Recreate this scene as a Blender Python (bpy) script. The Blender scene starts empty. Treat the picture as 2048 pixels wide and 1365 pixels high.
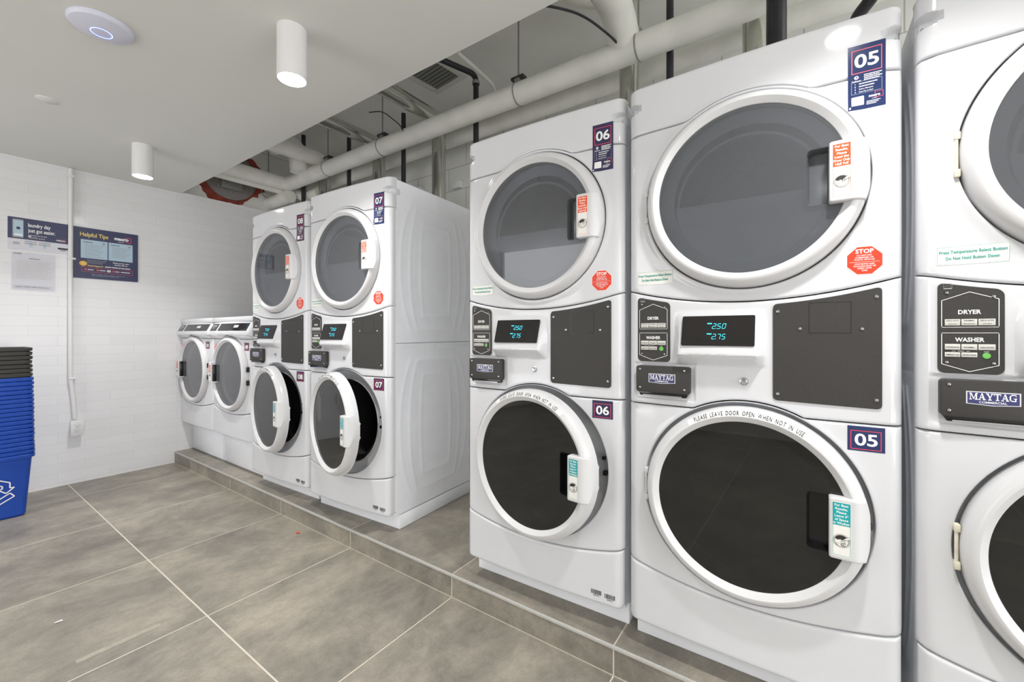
import bpy, bmesh, math, random
from mathutils import Vector, Matrix
random.seed(4)
S = bpy.context.scene
COL = S.collection
PI = math.pi
# ------------------------------------------------------------------ camera
F, TH, CAMY, CAMZ, HOR = 840.04, 0.6073, -1.4079, 1.1425, 666.3
cd = bpy.data.cameras.new('camera'); cam = bpy.data.objects.new('camera', cd); COL.objects.link(cam)
cam.location = (0, CAMY, CAMZ); cam.rotation_euler = (PI/2, 0, TH)
cd.sensor_width = 36; cd.lens = F/2048*36; cd.shift_y = -(682.5-HOR)/2048; cd.clip_start = .02
S.camera = cam
# ------------------------------------------------------------------ world, exposure
S.view_settings.view_transform = 'Standard'; S.view_settings.look = 'None'
S.view_settings.gamma = 1; S.view_settings.use_curve_mapping = False
S.view_settings.exposure = 1.4
WORLD = 1.45          # white light let in through the two added, unglazed openings
W = bpy.data.worlds.new('world'); S.world = W; W.use_nodes = True
W.node_tree.nodes['Background'].inputs[0].default_value = (1, 1, 1, 1)
W.node_tree.nodes['Background'].inputs[1].default_value = WORLD
S.cycles.use_denoising = True
S.cycles.max_bounces = 10; S.cycles.diffuse_bounces = 6; S.cycles.glossy_bounces = 4; S.cycles.transparent_max_bounces = 8
S.cycles.sample_clamp_indirect = 6
BEAM = 3.4           # watts of each downlight's beam
LAMP = 17.0          # radiance of the ceiling lamps' diffusers
# ------------------------------------------------------------------ room constants
XL, YB, YF, XR = -4.55, 1.35, -4.0, 3.0
ZC, ZU = 2.385, 3.09
ZP = .0996; YP = -.0674
GX, GY, SP = -1.2489, -.7177, .7283
fw = Vector((-math.sin(TH), math.cos(TH), 0)); rt = Vector((math.cos(TH), math.sin(TH), 0))
CAMP = Vector((0, CAMY, CAMZ))
def ray(px, py): return fw + rt*((px-1024)/F) + Vector((0, 0, 1))*((HOR-py)/F)
def at_x(px, py, X): d = ray(px, py); return CAMP + d*((X-CAMP.x)/d.x)
def at_y(px, py, Y): d = ray(px, py); return CAMP + d*((Y-CAMP.y)/d.y)
def at_z(px, py, Z): d = ray(px, py); return CAMP + d*((Z-CAMP.z)/d.z)
# ------------------------------------------------------------------ materials
def srgb(r, g, b):
    f = lambda c: (c/255/12.92) if c/255 <= .04045 else ((c/255+.055)/1.055)**2.4
    return (f(r), f(g), f(b), 1)
def mat(name, col, rough=.5, metal=0, spec=.5, coat=0, noise=0, nscale=60, bump=0, bscale=200, emit=0, ecol=None):
    m = bpy.data.materials.new(name); m.use_nodes = True; nt = m.node_tree; b = nt.nodes['Principled BSDF']
    b.inputs['Base Color'].default_value = col; b.inputs['Roughness'].default_value = rough
    b.inputs['Metallic'].default_value = metal; b.inputs['Specular IOR Level'].default_value = spec
    b.inputs['Coat Weight'].default_value = coat; b.inputs['Coat Roughness'].default_value = .05
    if emit:
        b.inputs['Emission Color'].default_value = ecol or col; b.inputs['Emission Strength'].default_value = emit
    tc = nt.nodes.new('ShaderNodeTexCoord')
    if noise:
        n = nt.nodes.new('ShaderNodeTexNoise'); n.inputs['Scale'].default_value = nscale; n.inputs['Detail'].default_value = 5
        r = nt.nodes.new('ShaderNodeMapRange'); r.inputs['To Min'].default_value = 1-noise; r.inputs['To Max'].default_value = 1+noise
        r.inputs['From Min'].default_value = .3; r.inputs['From Max'].default_value = .7
        mx = nt.nodes.new('ShaderNodeVectorMath'); mx.operation = 'SCALE'; mx.inputs[0].default_value = col[:3]
        nt.links.new(tc.outputs['Object'], n.inputs['Vector']); nt.links.new(n.outputs['Fac'], r.inputs['Value'])
        nt.links.new(r.outputs[0], mx.inputs['Scale']); nt.links.new(mx.outputs[0], b.inputs['Base Color'])
    if bump:
        n = nt.nodes.new('ShaderNodeTexNoise'); n.inputs['Scale'].default_value = bscale; n.inputs['Detail'].default_value = 3
        bp = nt.nodes.new('ShaderNodeBump'); bp.inputs['Strength'].default_value = bump; bp.inputs['Distance'].default_value = .002
        nt.links.new(tc.outputs['Object'], n.inputs['Vector']); nt.links.new(n.outputs['Fac'], bp.inputs['Height'])
        nt.links.new(bp.outputs[0], b.inputs['Normal'])
    return m
def glass_mat(name, tint, ior=1.5, rough=.0, haze=.3, hcol=(.2, .2, .2, 1)):
    m = bpy.data.materials.new(name); m.use_nodes = True; nt = m.node_tree; nt.nodes.clear()
    o = nt.nodes.new('ShaderNodeOutputMaterial'); mx = nt.nodes.new('ShaderNodeMixShader')
    t = nt.nodes.new('ShaderNodeBsdfTransparent'); t.inputs[0].default_value = tint
    g = nt.nodes.new('ShaderNodeBsdfGlossy'); g.inputs['Roughness'].default_value = rough; g.inputs['Color'].default_value = (.95, .95, .97, 1)
    fr = nt.nodes.new('ShaderNodeFresnel'); fr.inputs['IOR'].default_value = ior
    m2 = nt.nodes.new('ShaderNodeMixShader'); df = nt.nodes.new('ShaderNodeBsdfDiffuse'); df.inputs[0].default_value = hcol; m2.inputs[0].default_value = haze
    nt.links.new(t.outputs[0], m2.inputs[1]); nt.links.new(df.outputs[0], m2.inputs[2])
    nt.links.new(fr.outputs[0], mx.inputs[0]); nt.links.new(m2.outputs[0], mx.inputs[1]); nt.links.new(g.outputs[0], mx.inputs[2])
    nt.links.new(mx.outputs[0], o.inputs[0])
    return m
M = {}
M['enamel'] = mat('white enamel', srgb(214, 215, 219), .08, noise=.012, nscale=9)
M['side'] = mat('white painted steel', srgb(243, 245, 250), .3, noise=.02, nscale=12)
M['ring'] = mat('white door plastic', srgb(212, 212, 214), .22, noise=.01, nscale=12)
M['bezel'] = mat('grey bezel plastic', srgb(186, 189, 194), .35, noise=.03, nscale=30)
M['gasket'] = mat('black rubber gasket', srgb(32, 32, 34), .45, noise=.1, nscale=20)
M['chrome'] = mat('chrome', srgb(200, 200, 205), .15, metal=1, noise=.03)
M['steel'] = mat('drum steel', srgb(120, 120, 122), .35, metal=.8, noise=.1, nscale=14)
M['drum'] = mat('dryer drum enamel', srgb(215, 215, 212), .5, noise=.05, nscale=8)
M['black'] = mat('black textured plate', srgb(52, 50, 48), .55, noise=.18, nscale=420, bump=.15, bscale=900)
M['blackgloss'] = mat('black gloss plastic', srgb(24, 24, 26), .12, noise=.05)
M['screen'] = mat('display window', srgb(30, 28, 28), .08, noise=.1, nscale=40)
M['pocketgrey'] = mat('smoked grey plastic', srgb(98, 101, 106), .12, noise=.06, nscale=20)
M['liner'] = mat('inner door plastic', srgb(168, 173, 184), .3, noise=.05, nscale=10)
M['navy'] = mat('navy ink', srgb(38, 52, 96), .12, noise=.04)
M['navy2'] = mat('dark plum navy ink', srgb(52, 48, 84), .12, noise=.04)
M['red'] = mat('red ink', srgb(226, 72, 92), .4, noise=.03)
M['white'] = mat('white ink', srgb(242, 242, 242), .4, noise=.02)
M['stopred'] = mat('stop red vinyl', srgb(226, 66, 40), .35, noise=.03)
M['orange'] = mat('orange vinyl', srgb(240, 84, 36), .35, noise=.03)
M['teal'] = mat('teal vinyl', srgb(14, 166, 172), .35, noise=.03)
M['residue'] = mat('tape residue', srgb(158, 153, 140), .55, noise=.12, nscale=40)
M['grout'] = mat('pale grout', srgb(178, 170, 156), .7, noise=.08, nscale=80)
M['sheet'] = mat('poster paper', srgb(216, 216, 224), .5, noise=.01)
M['paper'] = mat('sticker paper', srgb(236, 235, 230), .4, noise=.02)
M['ink'] = mat('black ink', srgb(45, 43, 44), .5, noise=.05)
M['greyink'] = mat('grey ink', srgb(150, 150, 158), .5, noise=.05)
M['tealink'] = mat('teal ink', srgb(70, 160, 150), .5, noise=.03)
M['button'] = mat('grey membrane button', srgb(206, 205, 200), .4, noise=.03)
M['green'] = mat('green button', srgb(112, 190, 92), .35, noise=.04)
M['cyan'] = mat('display segments', srgb(60, 210, 225), .5, emit=1.4, ecol=srgb(50, 210, 235), noise=.02)
M['brandblue'] = mat('nameplate blue', srgb(58, 60, 110), .3, noise=.03)
M['lightgrey'] = mat('nameplate silver', srgb(215, 215, 222), .3, noise=.02)
M['tape'] = mat('yellowed tape', srgb(222, 216, 196), .5, noise=.12, nscale=60)
M['lampwhite'] = mat('white lamp housing', srgb(228, 227, 228), .45, noise=.01)
M['lampglow'] = mat('lamp diffuser', (1, 1, 1, 1), .5, emit=LAMP, ecol=(1, .985, .97, 1), noise=.001)
M['pipe'] = mat('white pipe lagging', srgb(232, 231, 224), .75, noise=.07, nscale=7, bump=.5, bscale=25)
M['duct'] = mat('galvanised duct', srgb(205, 205, 198), .18, metal=.95, noise=.12, nscale=6, bump=.4, bscale=9)
M['iron'] = mat('black iron pipe', srgb(38, 37, 42), .4, noise=.25, nscale=30)
M['rod'] = mat('hanger steel', srgb(150, 150, 146), .5, metal=.4, noise=.1)
M['concrete'] = mat('painted concrete', srgb(240, 240, 236), .8, noise=.05, nscale=3, bump=.5, bscale=14)
M['blue'] = mat('blue bin plastic', srgb(22, 72, 172), .38, noise=.06, nscale=14)
M['binblack'] = mat('black bin plastic', srgb(56, 55, 52), .45, noise=.08, nscale=14)
M['plaster'] = mat('ceiling paint', srgb(222, 222, 218), .7, noise=.01, nscale=2)
M['plainwall'] = mat('white wall paint', srgb(226, 226, 224), .7, noise=.015, nscale=3)
M['rust'] = mat('red primer patch', srgb(140, 62, 48), .85, noise=.3, nscale=18, bump=.5, bscale=40)
M['mesh'] = mat('grey wire lath', srgb(128, 124, 122), .8, noise=.35, nscale=150, bump=.6, bscale=180)
M['trimmetal'] = mat('satin edge trim', srgb(200, 200, 196), .35, metal=.3, noise=.05)
M['counter'] = mat('dark laminate', srgb(60, 58, 58), .5, noise=.08)
M['conduit'] = mat('painted conduit', srgb(226, 226, 226), .4, noise=.02)
M['vent'] = mat('dark vent interior', srgb(60, 62, 60), .7, noise=.1)
M['poster'] = mat('poster ink navy', srgb(52, 56, 92), .35, noise=.05)
M['lightblue'] = mat('poster pale blue', srgb(176, 200, 216), .4, noise=.03)
M['yellow'] = mat('poster yellow', srgb(226, 206, 120), .4, noise=.03)
M['gold'] = mat('poster gold', srgb(236, 178, 62), .4, noise=.03)
M['glass_dry'] = glass_mat('dryer door glass', (.68, .70, .73, 1), 1.6, haze=.34, hcol=(.20, .21, .23, 1))
M['glass_wash'] = glass_mat('washer door glass', (.16, .16, .16, 1), 1.5, haze=.35, hcol=(.045, .046, .042, 1))
M['socket'] = mat('socket slots', srgb(70, 70, 72), .6, noise=.05)
M['ledblue'] = mat('blue light ring', srgb(120, 140, 255), .5, emit=2.2, ecol=srgb(110, 130, 255), noise=.01)
M['apwhite'] = mat('access point plastic', srgb(214, 215, 230), .4, noise=.01)
M['plum'] = mat('plum ink', srgb(74, 42, 78), .12, noise=.04)

class N:          # tiny node helper
    def __init__(s, m): s.nt = m.node_tree
    def math(s, op, a, b=None, c=None):
        n = s.nt.nodes.new('ShaderNodeMath'); n.operation = op
        for i, v in enumerate((a, b, c)):
            if v is None: continue
            if isinstance(v, (int, float)): n.inputs[i].default_value = v
            else: s.nt.links.new(v, n.inputs[i])
        return n.outputs[0]
    def line(s, v, phase, step, w):     # 1 on a joint line
        t = s.math('DIVIDE', s.math('SUBTRACT', v, phase), step)
        f = s.math('ABSOLUTE', s.math('SUBTRACT', s.math('FRACT', s.math('ADD', t, .5)), .5))
        return s.math('LESS_THAN', f, w/step)
def tile_mat(name, rowstep):
    m = bpy.data.materials.new(name); m.use_nodes = True; nt = m.node_tree; b = nt.nodes['Principled BSDF']; n = N(m)
    g = nt.nodes.new('ShaderNodeNewGeometry'); sp = nt.nodes.new('ShaderNodeSeparateXYZ'); nt.links.new(g.outputs['Position'], sp.inputs[0])
    lx = n.line(sp.outputs[0], GX, SP, .0022)
    mask = lx
    if rowstep: mask = n.math('MAXIMUM', lx, n.line(sp.outputs[1], GY, rowstep, .0028))
    cell = n.math('FLOOR', n.math('DIVIDE', n.math('SUBTRACT', sp.outputs[0], GX), SP))
    cell2 = n.math('FLOOR', n.math('DIVIDE', n.math('SUBTRACT', sp.outputs[1], GY), rowstep or 9))
    off = n.math('ADD', n.math('MULTIPLY', cell, 7.3), n.math('MULTIPLY', cell2, 13.7))
    cb = nt.nodes.new('ShaderNodeCombineXYZ')
    nt.links.new(n.math('MULTIPLY', sp.outputs[0], 1.0), cb.inputs[0]); nt.links.new(n.math('MULTIPLY', sp.outputs[1], .75), cb.inputs[1])
    nt.links.new(n.math('ADD', sp.outputs[2], off), cb.inputs[2])
    cols = []
    n1 = nt.nodes.new('ShaderNodeTexNoise'); n1.inputs['Scale'].default_value = 3.0; n1.inputs['Detail'].default_value = 15; n1.inputs['Roughness'].default_value = .76; n1.inputs['Distortion'].default_value = .25
    nt.links.new(cb.outputs[0], n1.inputs['Vector'])
    cr = nt.nodes.new('ShaderNodeValToRGB'); e = cr.color_ramp.elements
    e[0].position = .32; e[0].color = srgb(104, 100, 94); e[1].position = .70; e[1].color = srgb(170, 161, 147)
    x = e.new(.5); x.color = srgb(135, 130, 120)
    nt.links.new(n1.outputs['Fac'], cr.inputs[0])
    n2 = nt.nodes.new('ShaderNodeTexNoise'); n2.inputs['Scale'].default_value = 130; n2.inputs['Detail'].default_value = 4
    nt.links.new(g.outputs['Position'], n2.inputs['Vector'])
    r2 = nt.nodes.new('ShaderNodeMapRange'); r2.inputs['To Min'].default_value = .84; r2.inputs['To Max'].default_value = 1.16; nt.links.new(n2.outputs['Fac'], r2.inputs['Value'])
    vm = nt.nodes.new('ShaderNodeVectorMath'); vm.operation = 'SCALE'; nt.links.new(cr.outputs[0], vm.inputs[0]); nt.links.new(r2.outputs[0], vm.inputs['Scale'])
    mx = nt.nodes.new('ShaderNodeMix'); mx.data_type = 'RGBA'; nt.links.new(mask, mx.inputs[0]); nt.links.new(vm.outputs[0], mx.inputs[6]); mx.inputs[7].default_value = srgb(206, 198, 184)
    nt.links.new(mx.outputs[2], b.inputs['Base Color'])
    b.inputs['Roughness'].default_value = .42; b.inputs['Specular IOR Level'].default_value = .35
    bp = nt.nodes.new('ShaderNodeBump'); bp.inputs['Strength'].default_value = .12; bp.inputs['Distance'].default_value = .003
    nt.links.new(n1.outputs['Fac'], bp.inputs['Height']); nt.links.new(bp.outputs[0], b.inputs['Normal'])
    return m
def brick_mat(name, axis, bw, rh, mortar, col, mcol, rough, phase=(0, 0), wav=.3):
    m = bpy.data.materials.new(name); m.use_nodes = True; nt = m.node_tree; b = nt.nodes['Principled BSDF']; n = N(m)
    g = nt.nodes.new('ShaderNodeNewGeometry'); sp = nt.nodes.new('ShaderNodeSeparateXYZ'); nt.links.new(g.outputs['Position'], sp.inputs[0])
    cb = nt.nodes.new('ShaderNodeCombineXYZ')
    nt.links.new(n.math('SUBTRACT', sp.outputs[axis], phase[0]), cb.inputs[0]); nt.links.new(n.math('SUBTRACT', sp.outputs[2], phase[1]), cb.inputs[1])
    br = nt.nodes.new('ShaderNodeTexBrick'); br.offset = .5; br.inputs['Scale'].default_value = 1; br.inputs['Brick Width'].default_value = bw; br.inputs['Row Height'].default_value = rh
    br.inputs['Mortar Size'].default_value = mortar; br.inputs['Mortar Smooth'].default_value = .3
    br.inputs['Color1'].default_value = col; br.inputs['Color2'].default_value = tuple(c*.965 for c in col[:3])+(1,); br.inputs['Mortar'].default_value = mcol
    nt.links.new(cb.outputs[0], br.inputs['Vector']); nt.links.new(br.outputs['Color'], b.inputs['Base Color'])
    no = nt.nodes.new('ShaderNodeTexNoise'); no.inputs['Scale'].default_value = 11; no.inputs['Detail'].default_value = 2; nt.links.new(g.outputs['Position'], no.inputs['Vector'])
    h = n.math('SUBTRACT', n.math('MULTIPLY', no.outputs['Fac'], wav), br.outputs['Fac'])
    bp = nt.nodes.new('ShaderNodeBump'); bp.inputs['Strength'].default_value = .22; bp.inputs['Distance'].default_value = .002
    nt.links.new(h, bp.inputs['Height']); nt.links.new(bp.outputs[0], b.inputs['Normal'])
    b.inputs['Roughness'].default_value = rough
    return m
M['floor'] = tile_mat('grey stone floor tile', 1.4566)
M['plinth'] = tile_mat('grey stone plinth tile', 0)
M['walltile'] = brick_mat('white glazed wall tile', 1, .288, .0731, .0011, srgb(230, 230, 232), srgb(212, 211, 210), .16, (YP+.0+.016, .0243))
M['block'] = brick_mat('painted block wall', 0, .4, .2, .004, srgb(226, 226, 222), srgb(180, 180, 176), .7, (0, 0))
# ------------------------------------------------------------------ mesh builder
class MB:
    def __init__(s): s.v = []; s.f = []; s.m = []; s.mats = []
    def mi(s, k):
        if k not in s.mats: s.mats.append(k)
        return s.mats.index(k)
    def add(s, vs, fs, k):
        o = len(s.v); s.v.extend([tuple(v) for v in vs]); i = s.mi(k)
        for f in fs: s.f.append(tuple(o+a for a in f)); s.m.append(i)
        return s
    def box(s, x0, x1, y0, y1, z0, z1, k, bev=0):
        if bev:
            bm = bmesh.new(); bmesh.ops.create_cube(bm, size=1)
            for v in bm.verts: v.co = Vector(((x0+x1)/2+v.co.x*(x1-x0), (y0+y1)/2+v.co.y*(y1-y0), (z0+z1)/2+v.co.z*(z1-z0)))
            bmesh.ops.bevel(bm, geom=bm.edges[:], offset=bev, segments=2, affect='EDGES', profile=.5)
            bm.verts.ensure_lookup_table()
            s.add([v.co for v in bm.verts], [[v.index for v in f.verts] for f in bm.faces], k); bm.free(); return s
        vs = [(x, y, z) for z in (z0, z1) for y in (y0, y1) for x in (x0, x1)]
        return s.add(vs, [(0, 2, 3, 1), (4, 5, 7, 6), (0, 1, 5, 4), (2, 6, 7, 3), (0, 4, 6, 2), (1, 3, 7, 5)], k)
    def lathe(s, c, prof, k, axis='y', n=72, a0=0, a1=2*PI):
        full = abs(a1-a0-2*PI) < 1e-6; m = n if full else n+1; vs = []
        for i in range(m):
            a = a0+(a1-a0)*i/n; ca, sa = math.cos(a), math.sin(a)
            for r, h in prof:
                if axis == 'y': vs.append((c[0]+r*ca, c[1]+h, c[2]+r*sa))
                elif axis == 'z': vs.append((c[0]+r*ca, c[1]+r*sa, c[2]+h))
                else: vs.append((c[0]+h, c[1]+r*ca, c[2]+r*sa))
        p = len(prof); fs = []
        for i in range(n):
            j = (i+1) % m
            for q in range(p-1):
                a, b, cc, d = i*p+q, j*p+q, j*p+q+1, i*p+q+1
                if prof[q][0] < 1e-9: fs.append((a, cc, d))
                elif prof[q+1][0] < 1e-9: fs.append((a, b, d))
                else: fs.append((a, b, cc, d))
        return s.add(vs, fs, k)
    def tube(s, pts, r, k, n=16, cap=True, bend=0):
        P = [Vector(p) for p in pts]
        if bend:
            Q = [P[0]]
            for i in range(1, len(P)-1):
                a, b, c = P[i-1], P[i], P[i+1]; d1 = (a-b); d2 = (c-b); t = min(bend, d1.length*.49, d2.length*.49)
                p1 = b+d1.normalized()*t; p2 = b+d2.normalized()*t
                for q in range(9): u = q/8; Q.append(p1*(1-u)**2+b*2*u*(1-u)+p2*u*u)
            Q.append(P[-1]); P = Q
        rs = r if isinstance(r, (list, tuple)) else [r]*len(P)
        vs = []; up = None
        for i, p in enumerate(P):
            t = (P[min(i+1, len(P)-1)]-P[max(i-1, 0)]).normalized()
            if up is None: up = t.orthogonal().normalized()
            up = (up-t*up.dot(t)).normalized(); w = t.cross(up)
            for j in range(n): a = 2*PI*j/n; vs.append(p+(up*math.cos(a)+w*math.sin(a))*rs[i])
        fs = [(i*n+j, i*n+(j+1) % n, (i+1)*n+(j+1) % n, (i+1)*n+j) for i in range(len(P)-1) for j in range(n)]
        if cap: fs.append(tuple(range(n))[::-1]); fs.append(tuple((len(P)-1)*n+j for j in range(n)))
        return s.add(vs, fs, k)
    def prism(s, poly, y0, y1, k, f=None, bev=0):      # polygon in (x,z), extruded along y
        bm = bmesh.new(); vs = [bm.verts.new((x, y0, z)) for x, z in poly]; fc = bm.faces.new(vs)
        r = bmesh.ops.extrude_face_region(bm, geom=[fc])
        ne = [g for g in r['geom'] if isinstance(g, bmesh.types.BMVert)]
        for v in ne: v.co.y = y1
        bmesh.ops.recalc_face_normals(bm, faces=bm.faces[:])
        if bev:
            es = [e for e in bm.edges if all(abs(v.co.y-y1) < 1e-7 for v in e.verts)]
            bmesh.ops.bevel(bm, geom=es, offset=bev, segments=3, affect='EDGES', profile=.5)
        bm.verts.ensure_lookup_table(); bm.verts.index_update()
        s.add([v.co for v in bm.verts], [[v.index for v in q.verts] for q in bm.faces], k); bm.free(); return s
    def xform(s, f): s.v = [tuple(f(*v)) for v in s.v]; return s
    def mesh(s, name, ang=35, recalc=True):
        me = bpy.data.meshes.new(name); me.from_pydata(s.v, [], s.f)
        for k in s.mats: me.materials.append(M[k])
        me.polygons.foreach_set('material_index', s.m)
        if recalc:
            bm = bmesh.new(); bm.from_mesh(me); bmesh.ops.recalc_face_normals(bm, faces=bm.faces[:]); bm.to_mesh(me); bm.free()
        me.polygons.foreach_set('use_smooth', [True]*len(me.polygons)); me.update()
        me.set_sharp_from_angle(angle=math.radians(ang))
        return me
CACHE = {}
def obj(name, mb, parent=None, key=None, ang=35, recalc=True, **kw):
    """mb: an MB, or a function returning one (cached under key)."""
    if key is not None and key in CACHE: me = CACHE[key]
    else:
        me = (mb() if callable(mb) else mb).mesh(name, ang, recalc)
        if key is not None: CACHE[key] = me
    o = bpy.data.objects.new(name, me); COL.objects.link(o); o.parent = parent
    for k, v in kw.items(): o[k] = v
    return o
def empty(name, loc, rz, label, cat, group=None):
    o = bpy.data.objects.new(name, None); COL.objects.link(o); o.location = loc; o.rotation_euler = (0, 0, rz); o.empty_display_size = .1
    o['label'] = label; o['category'] = cat
    if group: o['group'] = group
    return o
def tag(o, label, cat, group=None):
    o['label'] = label; o['category'] = cat
    if group: o['group'] = group
    return o
def struct(o): o['kind'] = 'structure'; return o
# ------------------------------------------------------------------ text
TC = {}
def text2d(s, bold=0.0, space=1.0, res=3):
    key = (s, bold, space, res)
    if key in TC: return TC[key]
    c = bpy.data.curves.new('t', 'FONT'); c.body = s; c.size = 1; c.offset = bold; c.resolution_u = res; c.space_character = space; c.fill_mode = 'FRONT'
    o = bpy.data.objects.new('t', c); COL.objects.link(o); bpy.context.view_layer.update()
    me = o.evaluated_get(bpy.context.evaluated_depsgraph_get()).to_mesh()
    vs = [(v.co.x, v.co.y) for v in me.vertices]; fs = [tuple(p.vertices) for p in me.polygons]
    bpy.data.objects.remove(o); bpy.data.curves.remove(c)
    if vs: x0 = min(v[0] for v in vs); x1 = max(v[0] for v in vs); y0 = min(v[1] for v in vs); y1 = max(v[1] for v in vs)
    else: x0 = y0 = 0; x1 = .3; y1 = .7
    TC[key] = (vs, fs, (x0, x1, y0, y1)); return TC[key]
def rrect(x0, z0, x1, z1, r, n=5):
    p = []
    for cx, cz, a in ((x1-r, z1-r, 0), (x0+r, z1-r, 90), (x0+r, z0+r, 180), (x1-r, z0+r, 270)):
        for i in range(n+1): t = math.radians(a+90*i/n); p.append((cx+r*math.cos(t), cz+r*math.sin(t)))
    return p
class Dec:        # flat print laid on a surface; f(u, v, h) -> point
    def __init__(s, f, h0=.0004): s.b = MB(); s.f = f; s.h = h0
    def poly(s, pts, k, l=0): s.b.add([s.f(u, v, s.h+l*.00025) for u, v in pts], [tuple(range(len(pts)))], k); return s
    def rect(s, u0, v0, u1, v1, k, l=0): return s.poly([(u0, v0), (u1, v0), (u1, v1), (u0, v1)], k, l)
    def grid(s, u0, v0, u1, v1, k, l=0, n=8, m=12):
        vs = [s.f(u0+(u1-u0)*i/n, v0+(v1-v0)*j/m, s.h+l*.00025) for i in range(n+1) for j in range(m+1)]
        s.b.add(vs, [(i*(m+1)+j, (i+1)*(m+1)+j, (i+1)*(m+1)+j+1, i*(m+1)+j+1) for i in range(n) for j in range(m)], k); return s
    def rr(s, u0, v0, u1, v1, r, k, l=0): return s.poly(rrect(u0, v0, u1, v1, r), k, l)
    def frame(s, u0, v0, u1, v1, w, k, l=0):
        s.rect(u0, v0, u1, v0+w, k, l); s.rect(u0, v1-w, u1, v1, k, l); s.rect(u0, v0+w, u0+w, v1-w, k, l); return s.rect(u1-w, v0+w, u1, v1-w, k, l)
    def circ(s, u, v, r, k, l=0, n=28, sx=1): return s.poly([(u+r*sx*math.cos(2*PI*i/n), v+r*math.sin(2*PI*i/n)) for i in range(n)], k, l)
    def arc(s, u, v, r, w, k, l=0, a0=0, a1=2*PI, n=32, sx=1):
        vs = []
        for i in range(n+1):
            a = a0+(a1-a0)*i/n
            for q in (r-w/2, r+w/2): vs.append(s.f(u+q*sx*math.cos(a), v+q*math.sin(a), s.h+l*.00025))
        s.b.add(vs, [(2*i, 2*i+1, 2*i+3, 2*i+2) for i in range(n)], k); return s
    def line(s, pts, w, k, l=0):
        for (a, b), (c, d) in zip(pts, pts[1:]):
            L = math.hypot(c-a, d-b) or 1; nx, ny = -(d-b)/L*w/2, (c-a)/L*w/2
            s.poly([(a+nx, b+ny), (a-nx, b-ny), (c-nx, d-ny), (c+nx, d+ny)], k, l)
        return s
    def text(s, t, u, v, h, k, l=1, al='c', bold=.012, maxw=None, sx=1, space=1, rot=0, shear=0):
        """cap height h, baseline v; al: c/l/r around u"""
        vs, fs, (x0, x1, y0, y1) = text2d(t, bold, space, 2 if h < .012 else 5)
        sc = h/.70; w = (x1-x0)*sc*sx
        if maxw and w > maxw: sx *= maxw/w; w = maxw
        ox = {'c': -w/2, 'l': 0, 'r': -w}[al]; cr, sr = math.cos(rot), math.sin(rot); P = []
        for x, y in vs:
            a, b = ox+(x-x0)*sc*sx+shear*y*sc, y*sc
            P.append(s.f(u+a*cr-b*sr, v+a*sr+b*cr, s.h+l*.00025))
        s.b.add(P, fs, k); return s
    def bars(s, u0, u1, v, h, k, l=1, seed=0, gap=.12):     # a line of print too small to read
        rnd = random.Random(seed); u = u0; H = u1-u0
        while u < u1-.02*H:
            w = min(rnd.uniform(.09, .24)*H, u1-u); s.rect(u, v, u+w, v+h, k, l); u += w+gap*.2*H
        return s
# ------------------------------------------------------------------ appliance front surface
MW = .686; XC = .345
def rnd(d, r): return 0 if d >= r else r-math.sqrt(max(0, r*r-(r-max(d, 0))**2))
def yfront(x): return .012*((x-MW/2)/(MW/2))**2 + rnd(min(x, MW-x), .03)
XO = (.0006, .0016, .0032, .0055, .009, .012)
OFFS = [0, .0008, .002, .004, .007, .011]
def gridpanel(mb, x0, x1, zl, zh, yf, nx, nz, k, eb=.006, et=.006, lip=.012, es=0, xoff=(.0015, .004, .008, .013, .019, .026, .034)):
    xs = [x0]+[x0+o for o in xoff if o < (x1-x0)*.45]; e = [x1-(x-x0) for x in xs[::-1]]
    a, b = xs[-1], e[0]; xs += [a+(b-a)*i/nx for i in range(1, nx)]+e
    vs = []; rows = None
    for x in xs:
        l, h = zl(x), zh(x); H = max(h-l, 1e-5); o = [q if q < H*.3 else None for q in OFFS]
        zz = [l+(q if H > .03 else q*H/.03) for q in OFFS]; z2 = [h-(z-l) for z in zz[::-1]]
        zz = zz+[zz[-1]+(z2[0]-zz[-1])*i/nz for i in range(1, nz)]+z2
        rows = len(zz)
        for z in zz:
            y = yf(x, z)+rnd(z-l, eb)+rnd(h-z, et)
            if es: y += rnd(x-x0, es)+rnd(x1-x, es)
            vs.append((x, y, z))
    nxs = len(xs); fs = [(i*rows+j, (i+1)*rows+j, (i+1)*rows+j+1, i*rows+j+1) for i in range(nxs-1) for j in range(rows-1)]
    if lip:
        bd = [i*rows for i in range(nxs)]+[(nxs-1)*rows+j for j in range(1, rows)]+[i*rows+rows-1 for i in range(nxs-2, -1, -1)]+[j for j in range(rows-2, 0, -1)]
        o = len(vs); vs += [(vs[i][0], vs[i][1]+lip, vs[i][2]) for i in bd]; n = len(bd)
        fs += [(bd[q], bd[(q+1) % n], o+(q+1) % n, o+q) for q in range(n)]
    return mb.add(vs, fs, k)
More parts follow.
